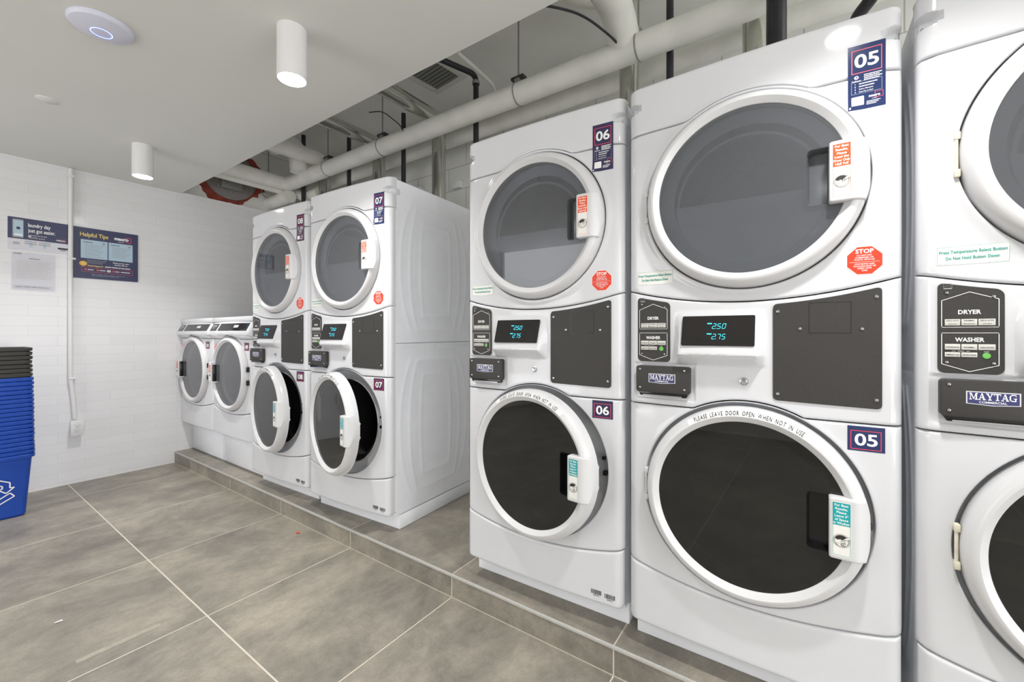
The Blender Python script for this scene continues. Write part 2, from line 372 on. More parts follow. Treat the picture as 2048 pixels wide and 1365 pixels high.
def polarpanel(mb, c, R, x0, x1, zl, zh, yf, k, eb=.006, et=.006, lip=.012, hlip=.03, n=150, he=.004):
    def inside(x, z): return x0-1e-9 <= x <= x1+1e-9 and zl(x) <= z <= zh(x)
    angs = [2*PI*i/n for i in range(n)]
    for x, z in ((x0, zl(x0)), (x1, zl(x1)), (x0, zh(x0)), (x1, zh(x1))): angs.append(math.atan2(z-c[1], x-c[0]) % (2*PI))
    angs = sorted(angs); oo = OFFS+[.016, .022, .030, .040]; vs = []; rows = 0
    for a in angs:
        dx, dz = math.cos(a), math.sin(a); lo, hi = R, 1.0
        if not inside(c[0]+dx*(R+1e-4), c[1]+dz*(R+1e-4)): hi = R+1e-4; lo = R
        else:
            for _ in range(40):
                m = (lo+hi)/2
                if inside(c[0]+dx*m, c[1]+dz*m): lo = m
                else: hi = m
        L = lo-R; sc = min(1, L/.06)
        ts = [0, .001*sc, .0022*sc, .004*sc, .008*sc, .015*sc]; te = [L-o*sc for o in oo[::-1]]
        te = [t for t in te]; ts = ts+[ts[-1]+(te[0]-ts[-1])*i/7 for i in range(1, 7)]+te
        rows = len(ts)
        for t in ts:
            x, z = c[0]+dx*(R+t), c[1]+dz*(R+t); xx = min(max(x, x0), x1)
            y = yf(xx, z)+rnd(t, he)
            if sc > .2: y += rnd(max(0, z-zl(xx)), eb)+rnd(max(0, zh(xx)-z), et)
            vs.append((x, y, z))
    N_ = len(angs); fs = [(i*rows+j, ((i+1) % N_)*rows+j, ((i+1) % N_)*rows+j+1, i*rows+j+1) for i in range(N_) for j in range(rows-1)]
    for j, L in ((0, hlip), (rows-1, lip)):
        o = len(vs); vs += [(vs[i*rows+j][0], vs[i*rows+j][1]+L, vs[i*rows+j][2]) for i in range(N_)]
        fs += [(i*rows+j, ((i+1) % N_)*rows+j, o+(i+1) % N_, o+i) for i in range(N_)]
    return mb.add(vs, fs, k)
# seams of the stacked machine
DZ, WZ = 1.451, .5535            # door centres
GAP = .0016
t2 = lambda x: ((x-MW/2)/(MW/2))**2
toe_top = lambda x: .250+.042*t2(x)
con_top = lambda x: 1.134+.049*t2(x)
def over(cz, R, base):
    def f(x):
        d = R*R-(x-XC)**2
        return max(base, cz+math.sqrt(d)) if d > 0 else base
    return f
con_bot = over(WZ, .293, .811); hood_bot = over(DZ, .290, 1.698)
TOP = 1.857
def halo(x, z, cz):
    r = math.hypot(x-XC, z-cz); t = max(0, min(1, (.306-r)/.018)); return -.004*t*t*(3-2*t)
def hood_y(x, z):
    y = yfront(x)+halo(x, z, DZ); d = min(x, MW-x)
    m = max(0, 1-((d/.042)**2+((z-1.787)/.018)**2)); 
    return y+(.024*min(1, m*2.2))
def con_y(x, z):
    y = yfront(x)
    if .14 < x < .42 and .935 < z < 1.13:
        a = min(1, (1.112-z)/.130) if z > .978 else max(0, 1-((.978-z)/.034))
        a = max(0, a); a = a*a*(3-2*a)*.25+a*.75
        bl = min(1, max(0, (x-.152)/.018)); br = min(1, max(0, (.400-x)/.022))
        y -= .040*a*min(bl, 1)*min(br, 1)
    if .022 < x < .212 and .828 < z < .948:      # shallow recess behind the nameplate
        y += .004*min(1, min(x-.022, .212-x)/.004)*min(1, min(z-.828, .948-z)/.004)
    return y
def b_hood(): return gridpanel(MB(), 0, MW, lambda x: hood_bot(x)+GAP, lambda x: TOP-.0, lambda x, z: hood_y(x, z), 60, 60, 'enamel', et=.014, lip=.02)
def b_dryer_front(): return polarpanel(MB(), (XC, DZ), .2815, 0, MW, lambda x: con_top(x)+GAP, lambda x: max(hood_bot(x)-GAP, 1.69), lambda x, z: yfront(x)+halo(x, z, DZ), 'enamel')
def b_console(): return gridpanel(MB(), 0, MW, lambda x: con_bot(x)+GAP, lambda x: con_top(x)-GAP, con_y, 110, 70, 'enamel')
def b_washer_front(): return polarpanel(MB(), (XC, WZ), .288, 0, MW, lambda x: toe_top(x)+GAP, lambda x: .811-GAP if abs(x-XC) > .14 else con_bot(x)-GAP, lambda x, z: yfront(x)+halo(x, z, WZ)*.3, 'enamel')
def b_toe(): return gridpanel(MB(), .003, MW-.003, lambda x: .088+.012*(rnd(min(x-.003, MW-.003-x), .014)/.014), lambda x: toe_top(x)-GAP, lambda x, z: yfront(x)-.001, 40, 16, 'enamel', eb=.01, et=.008, lip=.025)
def emboss(y, z):
    h = 0
    for cz, H in ((.53, .385), (1.40, .36)):
        dz = z-cz
        if abs(dz) > H+.03: continue
        k = 1-.22*(dz/H)**2-.10*(dz/H)**4; dy = abs(y-.375)
        for w, hh, closed in ((.285, .93, 0), (.215, .93, 1), (.130, .72, 1)):
            e1 = dy-w*k; e2 = abs(dz)-H*hh
            if closed: d = abs(max(e1, e2)) if max(e1, e2) < 0 or min(e1, e2) < 0 else math.hypot(e1, e2)
            else: d = math.hypot(e1, max(0, e2))
            h = max(h, math.exp(-(d/.011)**2))
        # gently domed centre
    return h*.0032
def side_panel(sgn):
    mb = MB(); vs = []; ny, nz = 84, 210
    for i in range(ny+1):
        y = .047+(.70-.047)*i/ny
        for j in range(nz+1):
            z = .079+(TOP-.012-.079)*j/nz; h = emboss(y, z)-.002*math.exp(-((z-.947)/.0022)**2)
            e = min(i, ny-i, 3)/3
            x = (MW-.004+h*e) if sgn > 0 else (.004-h*e)
            vs.append((x, y, z))
    fs = [(i*(nz+1)+j, (i+1)*(nz+1)+j, (i+1)*(nz+1)+j+1, i*(nz+1)+j+1) for i in range(ny) for j in range(nz)]
    return mb.add(vs, fs, 'side')
def b_cabinet():
    mb = side_panel(1); o = side_panel(-1); mb.add(o.v, o.f, 'side')
    mb.box(.004, MW-.004, .046, .70, TOP-.016, TOP-.004, 'side', .003)      # top sheet
    mb.box(.004, MW-.004, .698, .70, .02, TOP-.016, 'side')                 # rear sheet
    mb.box(.004, MW-.004, .06, .70, .985, .99, 'side')                      # deck between dryer and washer
    return mb
def b_base(): return MB().box(.006, MW-.003, .087, .698, .0, .0745, 'side', .002)
# ------------------------------------------------------------------ doors (origin on the hinge line, centre at +DX)
DX = .288
def yring(r): t = max(0, min(1, (r-.2515)/.0260)); return -.012-.038*math.sqrt(max(0, 1-t*t))
def ring_prof(d=0): return [(.262, .004), (.2775, .004), (.2775, -.006)]+[(r, yring(r)) for r in (.2775, .277, .2755, .2735, .2705, .2665, .262, .257, .253)]+[(.2515, -.0500), (.2508, -.0496), (.2385, -.0385), (.2370, -.0375), (.2360, -.0355), (.234, -.02), (.250, -.01), (.262, .004)]
def door_ring(sx=1):
    def b():
        mb = MB(); mb.lathe((DX*sx, 0, 0), ring_prof(), 'ring', n=120)
        return mb
    return b
def glass_disc(k, hole=True, sx=1):
    def b():
        bm = bmesh.new(); n = 120; R = .2368; y = -.035
        def loop(pts):
            vs = [bm.verts.new((DX*sx+sx*x, y, z)) for x, z in pts]; return [bm.edges.new((vs[i], vs[(i+1) % len(vs)])) for i in range(len(vs))]
        es = loop([(R*math.cos(2*PI*i/n), R*math.sin(2*PI*i/n)) for i in range(n)])
        if hole: es += loop(rrect(.146, -.074, .206, .074, .011))
        bmesh.ops.triangle_fill(bm, use_beauty=True, use_dissolve=False, edges=es)
        for f in bm.faces:
            f.normal_update()
            if f.normal.y > 0: f.normal_flip()
        bm.verts.ensure_lookup_table(); bm.verts.index_update()
        mb = MB(); mb.add([v.co for v in bm.verts], [[v.index for v in f.verts] for f in bm.faces], k); bm.free(); return mb
    return b
def pocket(k, sx=1):
    def b():
        mb = MB(); P = rrect(.146, -.074, .206, .074, .011); Q = rrect(.152, -.068, .206, .068, .011); n = len(P)
        vs = [(DX*sx+sx*x, -.034, z) for x, z in P]+[(DX*sx+sx*(x), -.006, z) for x, z in Q]
        mb.add(vs, [(i, (i+1) % n, n+(i+1) % n, n+i) for i in range(n)]+[tuple(range(n, 2*n))], k)
        # raised lip round the pocket
        L = MB(); pts = [(DX*sx+sx*x, -.0345, z) for x, z in P if x < .213]; 
        return mb
    return b
def handle_mb(sx=1):
    def b():
        a = .0765; Ro = .2775; x0 = .1925; x1 = .2755
        ed = lambda x: min(a-max(0, .005-(x-x0))**1.0*.5, math.sqrt(max(1e-6, Ro*Ro-x*x)))
        def yf(x, z):
            t = max(0, (x-.241)/(.2755-.241)); return -.0605+.030*t*t
        mb = gridpanel(MB(), x0, x1, lambda x: -ed(x), ed, yf, 14, 10, 'ring', eb=.004, et=.004, lip=.034, es=.004, xoff=XO[:5])
        return mb.xform(lambda x, y, z: (DX*sx+sx*x, y, z))
    return b
def notice(kind, sx=1):
    """instruction sticker on the handle"""
    def b():
        c0 = DX*sx+sx*.2175; f = lambda u, v, h: (c0+u, -.0606-h, v)
        d = Dec(f, .0003); acc = 'orange' if kind == 'dry' else 'teal'
        w, hh = .019, .068
        d.rr(-w, -hh, w, hh, .002, 'paper'); d.frame(-w+.0015, -hh+.003, w-.0015, hh-.002, .0007, acc, 1)
        d.rect(-w+.0015, .010, w-.0015, hh-.002, acc, 1)
        L = ['For Best', 'Results,', 'Please'] + (['Load the', 'Dryer Only', 'Half Full'] if kind == 'dry' else ['Leave 5"', 'of Space', 'in Washer'])
        for i, t in enumerate(L): d.text(t, 0, hh-.0105-i*.0089, .0056, 'white', 2, bold=.025, maxw=.033)
        cz = -.028
        d.arc(0, cz, .0165, .0006, 'ink', 2); d.arc(0, cz, .0140, .0009, 'ink', 2)
        pts = [(.0135*math.cos(t), cz+.0135*math.sin(t)) for t in [math.radians(20+i*14) for i in range(11)]]
        d.poly(pts+[(-.008, cz+.0015), (-.002, cz+.004), (.003, cz+.0005), (.009, cz+.003)], 'ink', 2)
        rn = random.Random(3 if kind == 'dry' else 5)
        for q in range(9):
            x, z = rn.uniform(-.009, .008), cz+rn.uniform(-.010, .001)
            d.arc(x, z, rn.uniform(.002, .004), .0005, 'greyink' if kind == 'dry' else 'ink', 3, rn.uniform(0, 3), rn.uniform(3.5, 6), 8)
        # a reaching hand: sleeve and fingers
        d.poly([(.017, cz+.013), (.008, cz+.009), (.002, cz+.003), (.0005, cz-.001), (.004, cz+.001), (.0075, cz+.003), (.011, cz+.004), (.017, cz+.008)], 'paper', 4)
        d.line([(.017, cz+.013), (.008, cz+.009), (.002, cz+.003), (.0005, cz-.001), (.004, cz+.001), (.0075, cz+.003), (.011, cz+.004), (.017, cz+.008)], .0005, 'ink', 5)
        d.line([(.006, cz+.006), (.003, cz+.0015)], .0004, 'ink', 5); d.line([(.009, cz+.006), (.0055, cz+.002)], .0004, 'ink', 5)
        return d.b
    return b
def arc_notice():
    """PLEASE LEAVE DOOR OPEN WHEN NOT IN USE, printed round the top of the washer ring"""
    T = 'PLEASE LEAVE DOOR OPEN WHEN NOT IN USE'; f = lambda u, v, h: (DX+u, yring(math.hypot(u, v))-.0005-h, v)
    d = Dec(f, .0003); R = .2572
    for q in range(6): d.arc(0, 0, .2548+.0026*q, .0026, 'white', 0, math.radians(90-38), math.radians(90+34), 60)
    h = .0112; adv = []
    for ch in T:
        if ch == ' ': adv.append(.0062)
        else: vs, fs, bb = text2d(ch, .02, 1, 3); adv.append((bb[1]-bb[0])*h/.7*.66+.0015)
    tot = sum(adv); a = math.radians(90-1.5)+tot/R/2
    for ch, w in zip(T, adv):
        am = a-w/2/R
        if ch != ' ':
            d.text(ch, R*math.cos(am), R*math.sin(am), h, 'ink', 5, bold=.015, sx=.66, rot=am-PI/2)
        a -= w/R
    return d.b
def liner():
    """inner dryer door: lower dish and arch"""
    mb = MB(); n = 40; R = .195; y = .004
    pts = [(R*math.cos(PI+PI*i/n), R*math.sin(PI+PI*i/n)-.012) for i in range(n+1)]
    mb.prism([(DX+x, z) for x, z in pts], y+.012, y, 'liner', bev=.004)
    arch = [(DX+.187*math.cos(PI*i/n), y+.006, .187*math.sin(PI*i/n)-.014) for i in range(n+1)]
    mb.tube(arch, .0055, 'liner', n=8)
    mb.lathe((DX, y+.004, 0), [(.200, .0), (.236, -.012), (.240, .006)], 'liner', n=80)
    return mb
def bowl():
    mb = MB(); mb.lathe((DX, 0, 0), [(.236, -.020), (.205, -.012), (.19, .01), (.165, .060), (.12, .085), (.06, .093), (0, .095)], 'blackgloss', n=72)
    return mb
def b_wash_bezel():
    mb = MB(); mb.lathe((XC, 0, WZ), [(.289, .022), (.285, .028), (.245, .040), (.232, .038)], 'bezel', n=96)
    return mb
def b_wash_drum():
    mb = MB(); mb.lathe((XC, 0, WZ), [(.233, .037), (.229, .034), (.226, .040)], 'chrome', n=96)
    mb.lathe((XC, 0, WZ), [(.228, .038), (.205, .055), (.20, .075), (.215, .08)], 'gasket', n=72)
    mb.lathe((XC, 0, WZ), [(.215, .08), (.25, .10), (.25, .55), (0, .57)], 'steel', n=60)
    return mb
def b_dry_drum():
    mb = MB(); mb.lathe((XC, 0, DZ), [(.284, .024), (.281, .030), (.245, .032), (.215, .036), (.215, .06), (.27, .08), (.27, .60), (0, .62)], 'drum', n=72)
    for a in (100, 220, 340):
        t = math.radians(a); c, s_ = math.cos(t), math.sin(t)
        vs = [(XC+r*c-w*s_, y, DZ+r*s_+w*c) for y in (.1, .58) for r, w in ((.268, -.03), (.215, 0), (.268, .03))]
        mb.add(vs, [(0, 1, 4, 3), (1, 2, 5, 4)], 'drum')
    return mb
# ------------------------------------------------------------------ console fittings
def screws(pts, yf, r=.0046):
    def b():
        mb = MB()
        for x, z in pts:
            y = yf(x, z); mb.lathe((x, y, z), [(r, 0), (r, -.0012), (r*.75, -.0026), (r*.35, -.003), (r*.3, -.0018), (0, -.0016)], 'chrome', n=14)
        return mb
    return b
def slabf(x0, x1, zl, zh, r):      # rounded-corner versions of zl, zh
    def c(x):
        d = min(x-x0, x1-x); return 0 if d >= r else r-math.sqrt(max(0, r*r-(r-max(0, d))**2))
    return (lambda x: zl(x)+c(x)), (lambda x: zh(x)-c(x))
def b_bigplate():
    zl, zh = slabf(.414, .645, lambda x: .856-.005*(x-.414)/.231, lambda x: con_top(x)-.013, .011)
    return gridpanel(MB(), .414, .645, zl, zh, lambda x, z: yfront(x)-.0035, 12, 4, 'black', eb=.001, et=.001, lip=.004, xoff=XO)
def b_hatch():       # small inset cover drawn by its edges
    mb = MB(); f = lambda u, v, h: (u, yfront(u)-.0036-h, v); d = Dec(f, .0003)
    d.frame(.4955, 1.042, .5845, 1.1235, .0010, 'blackgloss', 0)
    return d.b
def b_ctlplate():
    zl, zh = slabf(.033, .137, lambda x: .950, lambda x: con_top(x)-.013, .013)
    return gridpanel(MB(), .033, .137, zl, zh, lambda x, z: yfront(x)-.003, 8, 4, 'black', eb=.001, et=.001, lip=.004, xoff=XO)
def fctl(u, v, h): u += .004; return (u, yfront(u)-.0032-h, v)
def b_ctlprint():
    d = Dec(fctl, .0003); a, b = .0355, .1245; m = .080
    d.frame(.0385, 1.144, .0525, 1.157, .0006, 'greyink', 1); d.rect(.0385, 1.144, .0525, 1.147, 'greyink', 1); d.arc(.0455, 1.148, .0045, .0006, 'greyink', 1, .3, 2.8, 8)
    d.line([(a, 1.058), (a, 1.118), (m, 1.136), (b, 1.118), (b, 1.058)], .0013, 'white', 1); d.line([(a, 1.056), (b, 1.056)], .0010, 'white', 1)
    d.line([(a, 1.043), (b, 1.043)], .0010, 'white', 1); d.line([(a, 1.041), (a, .971), (m, .955), (b, .971), (b, 1.041)], .0013, 'white', 1)
    d.text('DRYER', m, 1.086, .0092, 'white', 1, bold=.03, maxw=.036); d.text('WASHER', m, 1.023, .0092, 'white', 1, bold=.03, maxw=.046)
    d.text('OPTIONS', .0665, 1.0005, .0016, 'white', 1, maxw=.013); d.text('START', .106, .9995, .0020, 'white', 1, maxw=.013)
    d.line([(.052, 1.0012), (.058, 1.0012)], .0005, 'white', 1); d.line([(.075, 1.0012), (.081, 1.0012)], .0005, 'white', 1)
    return d.b
BT = [(.0405, 1.060, .0655, 1.0745, ('HEAVY DUTY', 'HIGH HEAT')), (.0670, 1.060, .0920, 1.0745, ('NORMAL', 'MEDIUM HEAT')), (.0935, 1.060, .1195, 1.0745, ('DELICATES', 'LOW HEAT')),
      (.0405, 1.0045, .0655, 1.0175, ('POWERWASH',)), (.0670, 1.0045, .0920, 1.0175, ('NORMAL',)), (.0935, 1.0045, .1195, 1.0175, ('DELICATES',)),
      (.0405, .9880, .0655, .9985, ('TEMPERATURE',)), (.0670, .9880, .0920, .9985, ('EXTRA RINSE',))]
def b_button(i):
    def b():
        u0, v0, u1, v1, T = BT[i]; u0 += .004; u1 += .004; mb = MB(); ym = yfront((u0+u1)/2)-.0032
        mb.box(u0, u1, ym-.0014, ym+.001, v0, v1, 'button', .0004)
        d = Dec(lambda u, v, h: (u, ym-.0014-h, v), .0002); d.b = mb; n = len(T); H = v1-v0
        for q, t in enumerate(T): d.text(t, (u0+u1)/2, v1-H*(q+.72)/n*.95, .0030 if n == 1 else (.0030 if q == 0 else .0020), 'ink', 1, bold=.01, maxw=.021)
        return mb
    return b
def b_start(): return MB().lathe((.110, yfront(.110)-.0032, .9915), [(.0066, 0), (.0066, -.0012), (.0058, -.002), (0, -.0022)], 'green', n=28)
def b_namebox():
    mb = MB(); x0, x1, z0, z1 = .034, .199, .853, .937
    mb.prism(rrect(x0, z0, x1, z1, .008), .008, -.014, 'black', bev=.0015)
    mb.prism([(x0+.012, .841), (x1-.012, .841), (x1-.006, .855), (x0+.004, .855)], .008, -.008, 'blackgloss', bev=.001)
    mb.box(x0+.02, x1-.025, -.0085, -.006, .8415, .8445, 'chrome')
    return mb
GL = {  # slab-serif capitals as quads in a box one unit high: (x0,z0,x1,z1) bars or 4 corner points
 'M': (1.25, [(.0, 0, .38, .12), (.80, 0, 1.25, .12), (.0, .88, .3, 1), (.95, .88, 1.25, 1), (.12, 0, .22, 1), (.92, 0, 1.12, 1), ((.12, 1), (.34, 1), (.70, .1), (.58, .1)), ((.92, 1), (1.0, 1), (.70, .1), (.58, .1))]),
 'A': (1.05, [(-.02, 0, .34, .12), (.62, 0, 1.07, .12), ((.10, .05), (.2, .05), (.56, 1), (.46, 1)), ((.72, .05), (.96, .05), (.60, 1), (.40, 1)), (.25, .30, .75, .42)]),
 'Y': (1.05, [(.28, 0, .78, .12), (-.02, .88, .40, 1), (.65, .88, 1.07, 1), (.43, 0, .63, .5), ((.06, .95), (.30, .95), (.62, .45), (.43, .4)), ((.80, .95), (.92, .95), (.63, .4), (.52, .45))]),
 'T': (.95, [(.24, 0, .72, .12), (.0, .86, .96, 1), (.0, .68, .08, 1), (.88, .68, .96, 1), (.38, 0, .58, 1)]),
 'G': (1.05, [(.0, .25, .2, .75), (.3, .86, .80, 1), (.3, 0, .80, .13), (.74, 0, .92, .46), (.55, .38, 1.02, .48), (.84, .66, .92, 1), ((0, .75), (.2, .75), (.36, .86), (.3, 1)), ((0, .25), (.2, .25), (.36, .13), (.3, 0))]),
}
def b_nameplate():
    d = Dec(lambda u, v, h: (u, -.0142-h, v), .0003); x0, x1, z0, z1 = .0745, .1565, .883, .913
    d.poly([(x0, z0+.002), ((x0+x1)/2, z0-.001), (x1, z0+.002), (x1, z1), (x0, z1)], 'lightgrey')
    d.poly([(x0+.0022, z0+.0035), ((x0+x1)/2, z0+.0008), (x1-.0022, z0+.0035), (x1-.0022, z1-.0022), (x0+.0022, z1-.0022)], 'brandblue', 1)
    tot = sum(GL[c][0]+.06 for c in 'MAYTAG'); sx = .072/tot; h = .0150; u = .1155-.036; zb = .8945
    for c in 'MAYTAG':
        for q in GL[c][1]:
            pts = [(q[0], q[1]), (q[2], q[1]), (q[2], q[3]), (q[0], q[3])] if not isinstance(q[0], tuple) else list(q)
            d.poly([(u+a*sx, zb+b*h) for a, b in pts], 'white', 2)
        u += (GL[c][0]+.06)*sx
    d.text('COMMERCIAL', .1155, .8872, .0047, 'white', 2, bold=.015, maxw=.056)
    return d.b
SL = Vector((0, -.0308, -.100)).normalized()       # down the sloping display face
def fdisp(u, v, h):     # v from 0 at the top edge to -.098 at the bottom, along the slope
    p = Vector((u, -.0052, 1.094))+SL*(-v); n = Vector((0, -.953, .302)); return p+n*(h+.0010)
def b_display():
    mb = MB(); P = rrect(.178, -.094, .372, -.002, .004); n = len(P)
    mb.add([fdisp(u, v, 0.004) for u, v in P]+[fdisp(u, v, -.014) for u, v in P], [tuple(range(n))]+[(i, (i+1) % n, n+(i+1) % n, n+i) for i in range(n)], 'screen')
    return mb
SEG = {'2': 'abged', '5': 'afgcd', '0': 'abcdef', '7': 'abc', '.': ''}
def b_digits():
    d = Dec(fdisp, .0043)
    def dig(c, u, v, w, h):
        sk = .22*h; P = {'a': ((0, h), (w, h)), 'b': ((w, h), (w, h/2)), 'c': ((w, h/2), (w, 0)), 'd': ((0, 0), (w, 0)), 'e': ((0, h/2), (0, 0)), 'f': ((0, h), (0, h/2)), 'g': ((0, h/2), (w, h/2))}
        for s_ in SEG[c]:
            (a, b), (e, f) = P[s_]; L = math.hypot(e-a, f-b); g = .0008
            ux, uz = (e-a)/L*g, (f-b)/L*g; a += ux; b += uz; e -= ux; f -= uz
            d.line([(u+a+sk*b/h, v+b), (u+e+sk*f/h, v+f)], .0008, 'cyan', 1)
    for row, txt in ((-.042, '2.50'), (-.074, '2.75')):
        u = .262
        for c in txt:
            if c == '.': d.rect(u-.0035, row, u-.0020, row+.0015, 'cyan', 1); continue
            dig(c, u, row, .0080, .0150); u += .0130
        d.text('PRICE', .249, row+.0140, .0034, 'cyan', 1, al='l', bold=.02, sx=1.0)
    return d.b
def b_lock():
    mb = MB(); y = yfront(.343); mb.lathe((.343, y, .903), [(.012, .001), (.0115, -.0015), (.0085, -.002), (.008, -.006), (.0068, -.007), (.0025, -.0065), (.0025, -.004), (0, -.004)], 'chrome', n=28)
    return mb
# ------------------------------------------------------------------ stickers
def fbody(u, v, h): return (u, yfront(u)+(halo(u, v, DZ) if v > 1 else halo(u, v, WZ)*.3)-h, v)
def stk_top(num):
    def b():
        d = Dec(fbody, .0006); x0, x1, z0, z1 = .578, .652, 1.612, 1.777
        nv = {'05': 'navy', '06': 'navy2', '07': 'navy', '08': 'plum'}.get(num, 'navy')
        d.grid(x0, z0, x1, z1, nv)
        d.frame(x0+.007, z1-.072, x1-.007, z1-.012, .0018, 'red', 1)
        d.text(num, (x0+x1)/2, z1-.057, .032, 'white', 2, bold=.022, maxw=.052, sx=1.1)
        d.circ(x0+.017, z1-.082, .0045, 'white', 1); d.circ(x0+.0175, z1-.0815, .0018, nv, 2); d.text('PayRange', x0+.017, z1-.0925, .0034, 'white', 1, maxw=.021)
        for i in range(4): d.bars(x0+.032, x1-.006-(i % 2)*.006, z1-.0795-i*.0042, .0022, 'white', 1, seed=i)
        d.frame(x0+.007, z0+.041, x1-.007, z0+.072, .0005, 'lightblue', 1)
        for i, t in enumerate(('', '', 'Select Machine', 'Press Pay to Start')):
            v = z0+.0655-i*.0068
            d.text(str(i+1), x0+.0145, v-.0012, .0034, 'white', 1, bold=.03)
            if t: d.text(t, x0+.022, v-.0012, .0034, 'white', 1, al='l', bold=.01, maxw=.028)
            else: d.bars(x0+.022, x0+.058-i*.006, v-.001, .0026, 'white', 1, seed=9+i)
        d.rr(x0+.007, z0+.011, x0+.032, z0+.034, .002, 'white', 1)
        d.text('macro', x0+.0525, z0+.0270, .0060, 'white', 2, bold=.04, maxw=.030); d.frame(x0+.053, z0+.0235, x0+.0695, z0+.0385, .0010, 'red', 1)
        d.text('solutions', x0+.0525, z0+.0215, .0020, 'white', 2, maxw=.014)
        for i in range(3): d.bars(x0+.037, x0+.064-i*.004, z0+.0165-i*.0035, .0017, 'white', 1, seed=20+i)
        return d.b
    return b
def stk_num(num, x0=.577, z0=.742, w=.074, h=.063, bw=False):
    def b():
        d = Dec(fbody, .0006); nv = {'05': 'navy', '06': 'navy2'}.get(num, 'plum')
        d.grid(x0, z0, x0+w, z0+h, nv); d.frame(x0+.006, z0+.004, x0+w-.007, z0+h-.011, .0016, 'red', 1)
        d.text(num, x0+w*.5, z0+.015, h*.46, 'white', 2, bold=.02, maxw=w*.66, sx=1.15)
        return d.b
    return b
def stk_stop(cx=.611, cz=1.227, R=.0375, yf=fbody):
    def b():
        d = Dec(yf, .0006); P = [(cx+R*math.cos(math.radians(22.5+45*i)), cz+R*math.sin(math.radians(22.5+45*i))) for i in range(8)]
        s_ = R/.0375
        d.poly([(cx+(a-cx)*1.06, cz+(b_-cz)*1.06) for a, b_ in P], 'white'); d.poly(P, 'stopred', 1)
        d.text('STOP', cx, cz+.0185*s_, .0105*s_, 'white', 2, bold=.03, maxw=.040*s_)
        for i, t in enumerate(('DO NOT DRY', 'RUBBERIZED OR', 'PLASTIC ARTICLES', '', 'SYNTHETICS AND', 'WOOLENS MUST BE', 'DRIED WITH', 'CARE')):
            v = cz+(.0115-i*.0055)*s_
            if t: d.text(t, cx, v, .0034*s_, 'white', 2, bold=.015, maxw=(.06 if 1 < i < 6 else .05)*s_)
            else: d.rect(cx-.03*s_, v+.001, cx+.03*s_, v+.0016, 'white', 2)
        return d.b
    return b
def stk_temp():
    d = Dec(fbody, .0006); x0, x1, z0, z1 = .031, .146, 1.200, 1.243
    d.grid(x0, z0, x1, z1, 'paper'); d.frame(x0+.0015, z0+.0015, x1-.0015, z1-.0015, .0006, 'tealink', 1)
    d.text('Press Temperature Select Button', (x0+x1)/2, z0+.026, .0070, 'tealink', 4, bold=.03, maxw=.106)
    d.text('Do Not Hold Button Down', (x0+x1)/2, z0+.0115, .0070, 'tealink', 4, bold=.03, maxw=.084)
    return d.b
def stk_bar(seed, x0, z0):
    def b():
        d = Dec(lambda u, v, h: (u, yfront(u)-.001-h, v), .0004); rn = random.Random(seed); u = x0
        while u < x0+.037:
            w = rn.choice((.0007, .0012, .002)); d.rect(u, z0+.0065, u+w, z0+.022, 'ink'); u += w+rn.choice((.0008, .0013))
        d.text('3E6676' if seed % 2 else '3E6675', x0+.019, z0, .0052, 'ink', 0, bold=.01, maxw=.032)
        return d.b
    return b
